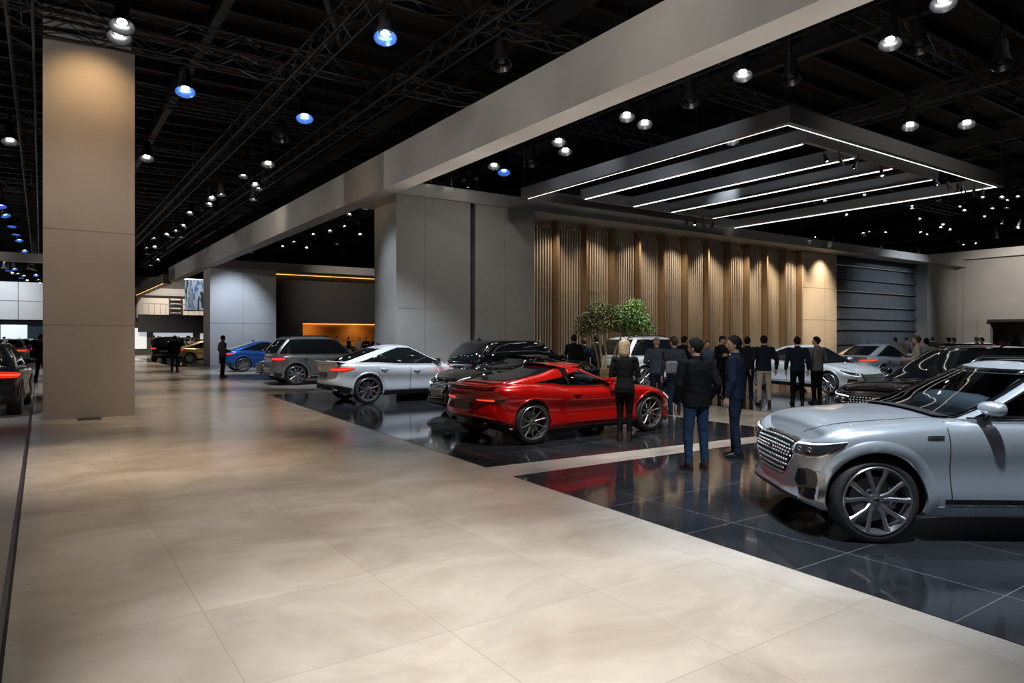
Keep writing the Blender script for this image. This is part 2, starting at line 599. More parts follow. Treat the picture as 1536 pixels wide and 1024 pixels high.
MB().box(-1.9, 1.9, -.03, .03, .1, 2.6).build('print_sheet', M_BAN, ban)
MB().box(-2.0, 2.0, -.06, .06, 0, .1).build('bottom_bar', M_STEEL, ban)
MB().box(-2.0, 2.0, -.06, .06, 2.6, 2.7).tube([(-1.5, 0, 2.7), (-1.5, 0, 6.6)], .02, 5).tube([(1.5, 0, 2.7), (1.5, 0, 6.6)], .02, 5).build('top_bar', M_STEEL, ban)

tag(MB().box(7.98, 8.0, 60.5, 79, 5.975, 6.0).build('edge_light', M_LEDWARM), 'warm thread of light along the lower edge of the far beam', 'edge light')
# far wall beyond the parked cars on the other side of the aisle
struct('wall_white', MB().box(-46, 3.4, 66.0, 66.3, 3.1, 6.05), M_WALLW)
sm = MB()
for x in (-36, -30, -26, -22, -17, -13, -9.5, -7.0, -4.2, -1.5):
    sm.box(x, x + .04, 65.97, 66.0, 3.1, 6.05)
sm.box(-46, 3.4, 65.98, 66.0, 4.55, 4.59)
struct('trim_9', sm, MATS['seam_grey'])
struct('beam_white', MB().box(-50, 3.4, 53.5, 54.2, 6.55, 7.1), M_WALLW)
struct('wall_white_base', MB().box(-46, 3.4, 66.6, 66.8, 0, 3.1), mat('storefront_dark', (.035, .045, .06), .25))
struct('window_5', MB().box(-6.9, -3.6, 66.4, 66.55, 1.6, 2.5), M_WINLIT)
struct('window_6', MB().box(-13, -10.6, 66.4, 66.55, .8, 2.7), M_WINLIT)
struct('window_7', MB().box(-2.6, -.9, 66.4, 66.55, .8, 2.7), M_WINLIT)

# ------------------------------------------------------------------ hall shell and roof steel
struct('wall_hall_far', MB().box(-70, 80, 99, 99.5, 0, 12), M_BLACK)
struct('wall_hall_side', MB().box(-70.5, -70, -8, 99, 0, 12), M_BLACK)
struct('wall_hall_end', MB().box(80, 80.5, -8, 99, 0, 12), M_BLACK)
struct('wall_hall_near', MB().box(-70, 80, -9, -8.5, 0, 12), M_BLACK)
struct('ceiling', MB().box(-70, 80, -9, 99, 11.5, 11.7), M_CEIL)
rb = MB()
y = -7.0
while y < 97:
    rb.box(-70, 80, y, y + .12, 11.18, 11.5)
    y += 1.55
struct('ceiling_ribs', rb, mat('roof_rib', (.030, .030, .032), .5, .3))
rb = MB()
for x in range(-60, 80, 8):
    rb.box(x, x + .25, -8, 98, 10.7, 11.2)
struct('ceiling_girders', rb, MATS['roof_rib'])


def truss(label, a, b, z, s=.42, hang=True, r=.027):
    """Four-chord box truss with zigzag lacing from a to b (xy), lower chords at z."""
    a, b = Vector((*a, 0)), Vector((*b, 0))
    L = (b - a).length
    d = (b - a).normalized()
    o = thing('box_truss', label, 'truss', (a.x, a.y, z), math.atan2(d.y, d.x), 'roof trusses')
    for (u, w) in ((-s / 2, 0), (s / 2, 0), (-s / 2, s), (s / 2, s)):
        MB().tube([(0, u, w), (L, u, w)], r, 5).build('chord', M_TRUSS, o)
    m = MB()
    n = max(2, int(L / .55))
    for i in range(n):
        x0, x1 = L * i / n, L * (i + 1) / n
        up = i % 2
        for u in (-s / 2, s / 2):
            m.tube([(x0, u, s * up), (x1, u, s * (1 - up))], r * .55, 4, False)
        for w in (0, s):
            m.tube([(x0, -s / 2 if up else s / 2, w), (x1, s / 2 if up else -s / 2, w)], r * .5, 4, False)
    m.build('lacing', M_TRUSS, o)
    if hang:
        h = MB()
        q = 4.5
        while q < L:
            MB().tube([(q, 0, s), (q, 0, 11.4 - z)], .012, 4, False).build('hanger', M_TRUSS, o)
            q += 6.3
    return o


tx = [(-16.0, 'over the parked cars beyond the steel floor strip, outer one'), (-8.0, 'over the parked cars beyond the steel floor strip, inner one'),
      (-.35, 'running along the aisle past the concrete column'), (5.15, 'running along the middle of the aisle'),
      (7.55, 'running close beside the long plaster beam'), (12.7, 'crossing above the near edge of the lit canopy'), (19.7, 'crossing above the middle of the lit canopy'),
      (27.0, 'beyond the lit canopy, first one'), (34.5, 'beyond the lit canopy, second one')]
for x, w in tx:
    truss('dark lattice roof truss ' + w, (x, 1.0 if x < 9 else -4), (x, 70 if x < 9 else 44), 8.0)
ty = [(3.2, 'first'), (7.9, 'second'), (12.6, 'third'), (17.2, 'fourth'), (22.2, 'fifth'), (27.5, 'sixth'), (33, 'seventh'), (39, 'eighth'), (46, 'ninth'), (54, 'tenth')]
for y, w in ty:
    truss('dark lattice truss spanning across the hall, %s counted from the camera end' % w, (-22, y), (42, y), 8.50, .40)

truss('short dark lattice truss just above the concrete column top', (-.1, 17.0), (4.9, 17.0), 8.02, .36, False)

# diagonal roof braces
for i, (a, b, w) in enumerate((((1.5, 9, 10.6), (6.2, 16.5, 9.0), 'dark diagonal roof brace rising between the lattice trusses above the aisle'),
                               ((16, 3, 10.6), (22.5, 7.5, 9.0), 'dark diagonal roof brace rising above the lit canopy corner'))):
    tag(MB().tube([a, b], .07, 6).build('roof_brace', M_TRUSS), w, 'brace')

# ------------------------------------------------------------------ lit canopy
cn = thing('light_canopy', 'graphite rectangular light canopy with thin white edge strips hung over the cars', 'light canopy', (12.2, 8.0, 6.0))
CX, CY, CH = 10.3, 9.2, .34
for nm, bx in (('frame_beam', (0, .14, 0, CY)), ('frame_beam', (CX - .14, CX, 0, CY)), ('frame_beam', (.14, CX - .14, 0, .14)), ('frame_beam', (.14, CX - .14, CY - .14, CY))):
    MB().box(bx[0], bx[1], bx[2], bx[3], 0, CH).build(nm, M_CANOPY, cn)
for bx in ((.14, .165, .16, CY - .16), (CX - .165, CX - .14, .16, CY - .16), (.14, CX - .14, .14, .165)):
    MB().box(*bx, .0, .016).build('edge_strip', M_LED, cn)
for x in (1.65, 3.75, 5.55):
    MB().box(x, x + .10, .75, CY - 1.0, 0.02, CH).build('inner_bar', M_CANOPY, cn)
    MB().box(x + .035, x + .065, .8, CY - 1.05, .005, .02).build('light_strip', M_LED, cn)
MB().box(7.7, 7.8, .75, CY - 1.0, .02, CH).build('inner_bar', M_CANOPY, cn)
MB().box(7.735, 7.765, .8, CY - 1.05, .005, .02).build('light_strip', mat('led_dim', (1, 1, 1), .5, emit=(1, .93, .85), power=.8), cn)
for y in (.65, CY - 1.0):
    MB().box(1.65, 7.8, y, y + .10, .02, CH).build('cross_bar', M_CANOPY, cn)
hg = MB()
for x in (.07, CX - .07):
    for y in (.07, CY - .07):
        hg.tube([(x, y, CH), (x, y, 2.4)], .010, 5)
hg.build('hanger_wire', M_BLACK, cn)
# ------------------------------------------------------------------ cars
from mathutils.bvhtree import BVHTree


def flakes(name, col, metal=.65, rough=.34, coat=.7):
    m = mat(name, col, rough, metal, coat)
    return m


P_SILVER = flakes('paint_silver', (.49, .545, .605), .58, .33)
P_WHITE = flakes('paint_pearl', (.66, .70, .74), .35, .32)
P_RED = flakes('paint_red', (.60, .008, .006), .45, .22, 1.0)
P_GREY = flakes('paint_grey', (.30, .30, .295), .65, .34)
P_BLUE = flakes('paint_blue', (.025, .14, .52), .55, .28)
P_BLACK = flakes('paint_black', (.006, .006, .007), .0, .10, 1.0)
P_GRAPH = flakes('paint_graphite', (.028, .034, .043), .5, .25)
P_GOLD = flakes('paint_gold', (.50, .36, .18), .6, .35)
M_GLASSD = mat('dark_car_glass', (.008, .010, .012), .04, 0, .6)
M_TRIMB = mat('gloss_black_trim', (.008, .008, .009), .12, 0, .5)
M_PLAST = mat('matt_black_plastic', (.014, .014, .015), .55)
M_RUB = mat('tyre_rubber', (.018, .018, .019), .62)
M_RIM = mat('rim_alloy', (.36, .37, .39), .28, .85)
M_RIMD = mat('rim_dark_alloy', (.20, .20, .21), .3, .7)
M_DISC = mat('brake_disc_steel', (.30, .30, .31), .4, .9)
M_CALR = mat('caliper_red', (.55, .02, .015), .35)
M_CHR = mat('chrome_trim', (.72, .73, .75), .10, 1.0)
M_TAIL = mat('tail_lamp_red', (.45, .01, .01), .12, 0, .8, emit=(1, .03, .015), power=.35)
M_TAILON = mat('tail_lamp_lit', (.8, .03, .02), .2, emit=(1.0, .05, .02), power=1.5)
M_HEADG = mat('head_lamp_glass', (.03, .033, .037), .06, .2, .9)
M_HEADL = mat('head_lamp_led', (.9, .95, 1), .2, emit=(.85, .93, 1.0), power=.6)
M_DRL = mat('head_lamp_lit', (.9, .95, 1), .2, emit=(.85, .93, 1.0), power=1.6)
M_STUD = mat('grille_stud', (.70, .72, .74), .35, .45)
M_PLATE = mat('plate_grey', (.10, .10, .10), .45)
M_PLATEW = mat('plate_pale', (.55, .56, .58), .45)
M_SEAT = mat('seat_leather', (.045, .047, .05), .5)
M_SEATP = mat('seat_pale', (.20, .23, .26), .5)

# see-through windscreen glass
M_GLASS = bpy.data.materials.new('clear_car_glass')
M_GLASS.use_nodes = True
_n = M_GLASS.node_tree
_n.nodes.remove(_n.nodes['Principled BSDF'])
_t = _n.nodes.new('ShaderNodeBsdfTransparent')
_t.inputs['Color'].default_value = (.42, .47, .50, 1)
_g = _n.nodes.new('ShaderNodeBsdfGlossy')
_g.inputs['Roughness'].default_value = .03
_f = _n.nodes.new('ShaderNodeFresnel')
_f.inputs['IOR'].default_value = 1.75
_m = _n.nodes.new('ShaderNodeMixShader')
_n.links.new(_f.outputs[0], _m.inputs[0])
_n.links.new(_t.outputs[0], _m.inputs[1])
_n.links.new(_g.outputs[0], _m.inputs[2])
_n.links.new(_m.outputs[0], _n.nodes['Material Output'].inputs['Surface'])

# studded grille: dark with small bright studs
M_GRILLE = bpy.data.materials.new('studded_grille')
M_GRILLE.use_nodes = True
_n = M_GRILLE.node_tree
_b = _n.nodes['Principled BSDF']
_b.inputs['Metallic'].default_value = .8
_b.inputs['Roughness'].default_value = .25
_tc = _n.nodes.new('ShaderNodeTexCoord')
_v = _n.nodes.new('ShaderNodeTexVoronoi')
_v.inputs['Scale'].default_value = 19
_v.inputs['Randomness'].default_value = .25
_r = _n.nodes.new('ShaderNodeValToRGB')
_r.color_ramp.elements[0].position = .22
_r.color_ramp.elements[0].color = (.03, .03, .03, 1)
_r.color_ramp.elements[1].position = .38
_r.color_ramp.elements[1].color = (.012, .012, .013, 1)
_n.links.new(_tc.outputs['Object'], _v.inputs['Vector'])
_n.links.new(_v.outputs['Distance'], _r.inputs['Fac'])
_n.links.new(_r.outputs['Color'], _b.inputs['Base Color'])


def interp_list(pts, u):
    """Smooth 2D curve through pts sampled at fraction u (list returned by catmull in 3D)."""
    return pts


class Lower:
    """Lower body: a plan outline lofted upward, closed by bonnet and boot surfaces."""

    def __init__(s, P):
        s.P = P
        s.N = P.get('N', 110)
        h = catmull([(x, y, 0) for x, y in P['plan']], s.N)
        h[0].y = 0
        h[-1].y = 0
        s.h = h
        s.S = [0.0]
        for i in range(1, s.N):
            s.S.append(s.S[-1] + (h[i] - h[i - 1]).length)
        s.len = s.S[-1]
        s.nrm = []
        for i in range(s.N):
            if i == 0:
                n = Vector((1, 0, 0))
            elif i == s.N - 1:
                n = Vector((-1, 0, 0))
            else:
                t = (h[i + 1] - h[i - 1]).normalized()
                n = Vector((t.y, -t.x, 0))
                if n.y < 0:
                    n = -n
            s.nrm.append(n)
        s.ztop = pchip(P['ztop'])
        s.zb = pchip(P['zb'])
        s.pf, s.pr, s.ps = pchip(P['pf']), pchip(P['pr']), pchip(P['ps'])
        s.bulge = pchip(P['bulge']) if 'bulge' in P else (lambda x: 0.0)
        s.crown = pchip(P['crown'])
        s.Wm = max(p[1] for p in P['plan'])

    def base(s, a):
        a = min(max(a, 0), s.len)
        i = min(int(a / s.len * (s.N - 1)), s.N - 2)
        u = (a - s.S[i]) / (s.S[i + 1] - s.S[i])
        p = s.h[i].lerp(s.h[i + 1], u)
        n = s.nrm[i].lerp(s.nrm[i + 1], u).normalized()
        return p, n

    def inset(s, n, x, t):
        wf = max(0, n.x) ** 1.6
        wr = max(0, -n.x) ** 1.6
        ws = max(0, 1 - wf - wr)
        return wf * s.pf(t) + wr * s.pr(t) + ws * s.ps(t)

    def pt(s, a, z=None, t=None, off=0.0):
        sg = -1 if a < 0 else 1
        p, n = s.base(abs(a))
        z0, z1 = s.zb(p.x), s.ztop(p.x)
        if t is None:
            t = (z - z0) / (z1 - z0)
        t = min(max(t, 0.0), 1.0)
        i = s.inset(n, p.x, t)
        q = p - n * i
        v = Vector((q.x, max(q.y, 0) * sg, z0 + t * (z1 - z0)))
        if off:
            e = .012
            du = s.pt(a + e if abs(a) > e or a >= 0 else a - e, t=t) - s.pt(a - e if abs(a) > e else a, t=t)
            dv = s.pt(a, t=min(t + .02, 1)) - s.pt(a, t=max(t - .02, 0))
            nn = du.cross(dv)
            if nn.length > 1e-9:
                nn.normalize()
                if nn.dot(Vector((n.x, n.y * sg, .15))) < 0:
                    nn = -nn
                v = v + nn * off
        return v

    def s_at(s, x):
        lo, hi = 0.0, s.len
        for _ in range(40):
            m = (lo + hi) / 2
            if s.base(m)[0].x > x:
                lo = m
            else:
                hi = m
        return (lo + hi) / 2

    def side(s, x, z, sg=1, off=0.0):
        return s.pt(s.s_at(x) * sg, z=z, off=off)

    def top(s, x, y):
        """Height of the bonnet / boot surface."""
        w = s.base(s.s_at(x))[0].y
        return s.ztop(x) + s.crown(x) * max(0, (w * w - y * y)) / (s.Wm ** 2)

    def mesh(s, name, m, arches=None, well=None):
        T = [0, .03, .07, .12, .18, .25, .32, .40, .48, .56, .63, .70, .76, .82, .87, .91, .945, .97, .988, 1.0]
        K = [.94, .86, .75, .6, .45, .3, .15, 0]
        half = []
        for i in range(s.N):
            a = s.S[i]
            col = []
            p0 = s.pt(a, t=0)
            for k in (0, .5):
                col.append(Vector((p0.x, p0.y * k, p0.z)))
            for t in T:
                col.append(s.pt(a, t=t))
            e = col[-1]
            for k in K:
                y = e.y * k
                col.append(Vector((e.x, y, e.z + s.crown(e.x) * (e.y ** 2 - y * y) / s.Wm ** 2)))
            half.append(col)
        R = len(half[0])
        mb = MB()
        mb.grid(half)
        mb.grid([[Vector((p.x, -p.y, p.z)) for p in c] for c in half], True)
        me = bpy.data.meshes.new(name)
        me.from_pydata([tuple(v) for v in mb.v], [], mb.f)
        bm = bmesh.new()
        bm.from_mesh(me)
        bmesh.ops.remove_doubles(bm, verts=bm.verts, dist=2e-4)
        bmesh.ops.dissolve_degenerate(bm, edges=bm.edges, dist=1e-5)
        bmesh.ops.recalc_face_normals(bm, faces=bm.faces)
        bm.to_mesh(me)
        bm.free()
        me.materials.append(m)
        if arches:
            ob = bpy.data.objects.new('tmp_body', me)
            TMP.collection.objects.link(ob)
            cut = MB()
            for (xa, zr, ra) in arches:
                for sg in (1, -1):
                    y0, y1 = s.Wm - .34, s.Wm + .3
                    ring = []
                    n = 40
                    for yy in (y0 * sg, y1 * sg):
                        ring.append([(xa + ra * math.cos(2 * PI * j / n), yy, zr + ra * math.sin(2 * PI * j / n)) for j in range(n)])
                    o0 = len(cut.v)
                    cut.v += ring[0] + ring[1]
                    for j in range(n):
                        j2 = (j + 1) % n
                        q = (o0 + j, o0 + j2, o0 + n + j2, o0 + n + j)
                        cut.f.append(q)
                    cut.f.append(tuple(o0 + j for j in range(n)))
                    cut.f.append(tuple(o0 + n + j for j in range(n)))
            cme = cut.mesh('tmp_cut', M_PLAST, fix=True)
            co = bpy.data.objects.new('tmp_cut', cme)
            TMP.collection.objects.link(co)
            md = ob.modifiers.new('b', 'BOOLEAN')
            md.operation = 'DIFFERENCE'
            md.solver = 'EXACT'
            md.object = co
            try:
                md.material_mode = 'TRANSFER'
            except Exception:
                pass
            new = evaluated(ob)
            bpy.data.objects.remove(ob)
            bpy.data.objects.remove(co)
            if len(new.polygons) > 500:
                me = new
        me.name = name
        me.polygons.foreach_set('use_smooth', [True] * len(me.polygons))
        me.set_sharp_from_angle(angle=math.radians(32))
        return me

    def patch(s, curves, n=28, k=8, off=.004, skirt=.02, mirror=True, smooth=True):
        """Panel lying on the body between (a, z) curves; returns list of MB (one per side)."""
        C = []
        for c in curves:
            C.append([(p.x, p.y) for p in (catmull([(a, z, 0) for a, z in c], n) if smooth else
                                          [Vector((lerp(c[0][0], c[-1][0], i / (n - 1)), lerp(c[0][1], c[-1][1], i / (n - 1)), 0)) for i in range(n)])])
        rows = []
        m = len(C) - 1
        for r in range(k + 1):
            f = r / k * m
            i = min(int(f), m - 1)
            u = f - i
            rows.append([(lerp(C[i][j][0], C[i + 1][j][0], u), lerp(C[i][j][1], C[i + 1][j][1], u)) for j in range(n)])
        out = []
        for sg in ((1, -1) if mirror else (1,)):
            g = [[s.pt(a * sg, z=z, off=off) for a, z in r] for r in rows]
            gi = [[s.pt(a * sg, z=z, off=off - skirt) for a, z in r] for r in rows]
            out.append(panel(g, gi))
        return out


def panel(g, gi):
    """Surface grid g plus an inward edge skirt to gi."""
    mb = MB().grid(g)
    k, n = len(g), len(g[0])
    edge = [(0, j) for j in range(n)] + [(i, n - 1) for i in range(1, k)] + [(k - 1, j) for j in range(n - 2, -1, -1)] + [(i, 0) for i in range(k - 2, 0, -1)]
    o = len(mb.v)
    mb.v += [tuple(g[i][j]) for i, j in edge] + [tuple(gi[i][j]) for i, j in edge]
    m = len(edge)
    for q in range(m):
        q2 = (q + 1) % m
        mb.f.append((o + q, o + q2, o + m + q2, o + m + q))
    return mb


class Green:
    """Greenhouse: plan outlines stacked from belt to roof."""

    def __init__(s, P, low):
        s.P, s.low = P, low
        s.XF, s.XR, s.WG = pchip(P['XF']), pchip(P['XR']), pchip(P['WG'])
        s.zr = pchip(P['zroof'])
        s.bf, s.br = P.get('bowf', .22), P.get('bowr', .2)
        s.taper = pchip(P.get('taper', [(-3, 1), (3, 1)]))
        s.rc = P.get('roofcrown', .035)
        s.sink = P.get('sink', .015)
        s.cache = {}

    def zz(s, x, t):
        b = s.low.ztop(x) + s.sink
        return b + t * (s.zr(x) - b)

    def outline(s, t, N=64):
        key = (round(t, 4), N)
        if key in s.cache:
            return s.cache[key]
        tc = min(max(t, 0), 1)
        xf, xr, w = s.XF(tc), s.XR(tc), s.WG(tc)
        bf, br = s.bf, s.br
        pts = [(xf, 0), (xf - .05 * bf, .4 * w), (xf - .32 * bf, .76 * w), (xf - .62 * bf, .92 * w), (xf - 1.15 * bf, .985 * w), (xf - 1.9 * bf, w)]
        xm = lerp(pts[-1][0], xr + 1.6 * br, .5)
        pts += [(xm, w), (xr + 1.6 * br, .985 * w), (xr + .9 * br, .95 * w), (xr + .5 * br, .87 * w), (xr + .2 * br, .68 * w), (xr + .03 * br, .35 * w), (xr, 0)]
        pts = [(x, y * s.taper(x), 0) for x, y in pts]
        h = catmull(pts, N)
        h[0].y = h[-1].y = 0
        s.cache[key] = h
        return h

    def row(s, t, N=64):
        return [Vector((p.x, p.y, s.zz(p.x, t))) for p in s.outline(t, N)]

    def at_x(s, x, t):
        """Side point at x (y>0)."""
        h = s.outline(t, 160)
        for i in range(len(h) - 1):
            if h[i].x >= x >= h[i + 1].x:
                u = (h[i].x - x) / max(h[i].x - h[i + 1].x, 1e-9)
                return Vector((x, lerp(h[i].y, h[i + 1].y, u), s.zz(x, t)))
        e = h[0] if x > h[0].x else h[-1]
        return Vector((e.x, e.y, s.zz(e.x, t)))

    def at_y(s, y, t, front=True):
        h = s.outline(t, 160)
        a = abs(y)
        rng = range(0, 80) if front else range(158, 79, -1)
        for i in rng:
            y0, y1 = (h[i].y, h[i + 1].y) if front else (h[i + 1].y, h[i].y)
            if y0 <= a <= y1:
                u = (a - y0) / max(y1 - y0, 1e-9)
                p, q = (h[i], h[i + 1]) if front else (h[i + 1], h[i])
                x = lerp(p.x, q.x, u)
                return Vector((x, y, s.zz(x, t)))
        p = h[70 if front else 90]
        return Vector((p.x, y, s.zz(p.x, t)))

    T = [-.22, -.1, 0, .08, .16, .25, .34, .43, .52, .61, .70, .78, .85, .90, .94, .97, .99, 1.0]

    def mesh(s, name, m, hole=None):
        N = 72
        rows = []
        for t in s.T:
            if t < 0:
                r = [Vector((p.x, p.y, s.low.ztop(p.x) + t * .5)) for p in s.outline(0, N)]
            else:
                r = s.row(t, N)
            rows.append(r)
        top = rows[-1]
        w2 = max(p.y for p in top) ** 2
        for k in (.92, .8, .65, .5, .35, .2, .1, 0):
            rows.append([Vector((p.x, p.y * k, p.z + s.rc * (p.y ** 2 - (p.y * k) ** 2) / w2)) for p in top])
        fl = MB()
        nT = len(s.T)
        for sg in (1, -1):
            o = len(fl.v)
            for r in rows:
                fl.v += [(p.x, p.y * sg, p.z) for p in r]
            for i in range(len(rows) - 1):
                for j in range(N - 1):
                    if hole and i < nT - 1:
                        t = (s.T[i] + s.T[i + 1]) / 2
                        c = (rows[i][j] + rows[i + 1][j + 1]) / 2
                        if hole(c, t, j / (N - 1)):
                            continue
                    q = (o + i * N + j, o + i * N + j + 1, o + (i + 1) * N + j + 1, o + (i + 1) * N + j)
                    fl.f.append(q if sg == -1 else q[::-1])
        return fl.mesh(name, m, 38, fix=True)

    def nrm_off(s, P3, off):
        return P3


def off_grid(g, off, centre):
    """Push a grid of points along its own normals, away from centre."""
    k, n = len(g), len(g[0])
    out = []
    for i in range(k):
        r = []
        for j in range(n):
            du = g[i][min(j + 1, n - 1)] - g[i][max(j - 1, 0)]
            dv = g[min(i + 1, k - 1)][j] - g[max(i - 1, 0)][j]
            nn = du.cross(dv)
            if nn.length > 1e-10:
                nn.normalize()
                if nn.dot(g[i][j] - centre) < 0:
                    nn = -nn
            r.append(g[i][j] + nn * off)
        out.append(r)
    return out


def ring_of(g, gi, b):
    """Border band b cells wide of a grid, with skirt."""
    k, n = len(g), len(g[0])
    mb = MB()
    mb.v = [tuple(p) for r in g for p in r]
    for i in range(k - 1):
        for j in range(n - 1):
            if i < b or j < b or i >= k - 1 - b or j >= n - 1 - b:
                mb.f.append((i * n + j, i * n + j + 1, (i + 1) * n + j + 1, (i + 1) * n + j))
    return mb


WHEELS = {}


def wheel_meshes(R, wd, style, rim_m, cal):
    key = (R, wd, style, rim_m.name, cal)
    if key in WHEELS:
        return WHEELS[key]
    r = R * .80                       # outer face towards +y
    h = wd / 2
    ty = MB().lathe([(r, -h + .01), (r + .012, -h), (R - .03, -h + .004), (R - .008, -h + .02), (R, -h + .045), (R, h - .045), (R - .008, h - .02), (R - .03, h - .004),
                     (r + .03, h + .002), (r + .012, h), (r, h - .01)], 56).mesh('wheel', M_RUB, 50)
    rb = MB().lathe([(r + .004, h - .002), (r - .004, h + .006), (r - .014, h + .004), (r - .022, h - .02), (r - .035, h - .06), (r - .04, -h + .02), (r + .002, -h + .01)], 56)
    hub = h - .035
    if style == 'multi':              # ten paired blades
        for i in range(5):
            a0 = 2 * PI * i / 5 + PI / 2
            for da in (-.17, .17):
                a1, a2 = a0 + da * 1.15, a0 + da * 1.75
                d1 = Vector((math.cos(a1), 0, math.sin(a1)))
                d2 = Vector((math.cos(a2), 0, math.sin(a2)))
                rb.tube([d1 * .045 + Vector((0, hub - .01, 0)), d1 * (r * .4) + Vector((0, hub + .008, 0)), d2 * (r * .8) + Vector((0, hub + .022, 0)), d2 * (r - .012) + Vector((0, hub + .022, 0))],
                        [.024, .017, .021, .030], 6, flat=.55, up=(0, 1, 0))
    elif style == 'star':
        for i in range(10):
            a0 = 2 * PI * i / 10 + PI / 2
            d1 = Vector((math.cos(a0), 0, math.sin(a0)))
            d2 = Vector((math.cos(a0 + .06), 0, math.sin(a0 + .06)))
            rb.tube([d1 * .04 + Vector((0, hub - .02, 0)), d1 * (r * .5) + Vector((0, hub, 0)), d2 * (r - .012) + Vector((0, hub + .02, 0))], [.018, .012, .015], 6, flat=.7, up=(0, 1, 0))
    else:                             # five broad twin spokes
        for i in range(6):
            a0 = 2 * PI * i / 6 + PI / 2
            for da in (-.10, .10):
                d1 = Vector((math.cos(a0 + da * .4), 0, math.sin(a0 + da * .4)))
                d2 = Vector((math.cos(a0 + da * 1.9), 0, math.sin(a0 + da * 1.9)))
                rb.tube([d1 * .04 + Vector((0, hub - .015, 0)), d1 * (r * .45) + Vector((0, hub + .006, 0)), d2 * (r - .012) + Vector((0, hub + .02, 0))], [.022, .018, .026], 6, flat=.6, up=(0, 1, 0))
    rb.lathe([(0, hub + .012), (.03, hub + .012), (.055, hub + .004), (.07, hub - .03), (.05, hub - .06), (0, hub - .06)], 24)
    rm = rb.mesh('rim', rim_m, 35)
    dm = MB().lathe([(.05, 0), (.06, .03), (r * .66, .03), (r * .66, .008), (.06, .0)], 40).mesh('brake_disc', M_DISC, 40)
    cm = MB()
    for i in range(9):
        a = math.radians(150 + i * 6)
        c = Vector((math.cos(a), 0, math.sin(a))) * r * .62
        cm.ball((c.x, .035, c.z), (.035, .028, .035), 8, 6)
    cm = cm.mesh('caliper', M_CALR if cal else M_DISC, 60)
    hc = MB().lathe([(0, hub + .020), (.022, hub + .018), (.027, hub + .010)], 20).mesh('hub_cap', M_CHR, 40)
    WHEELS[key] = (ty, rm, dm, cm, hc)
    return WHEELS[key]


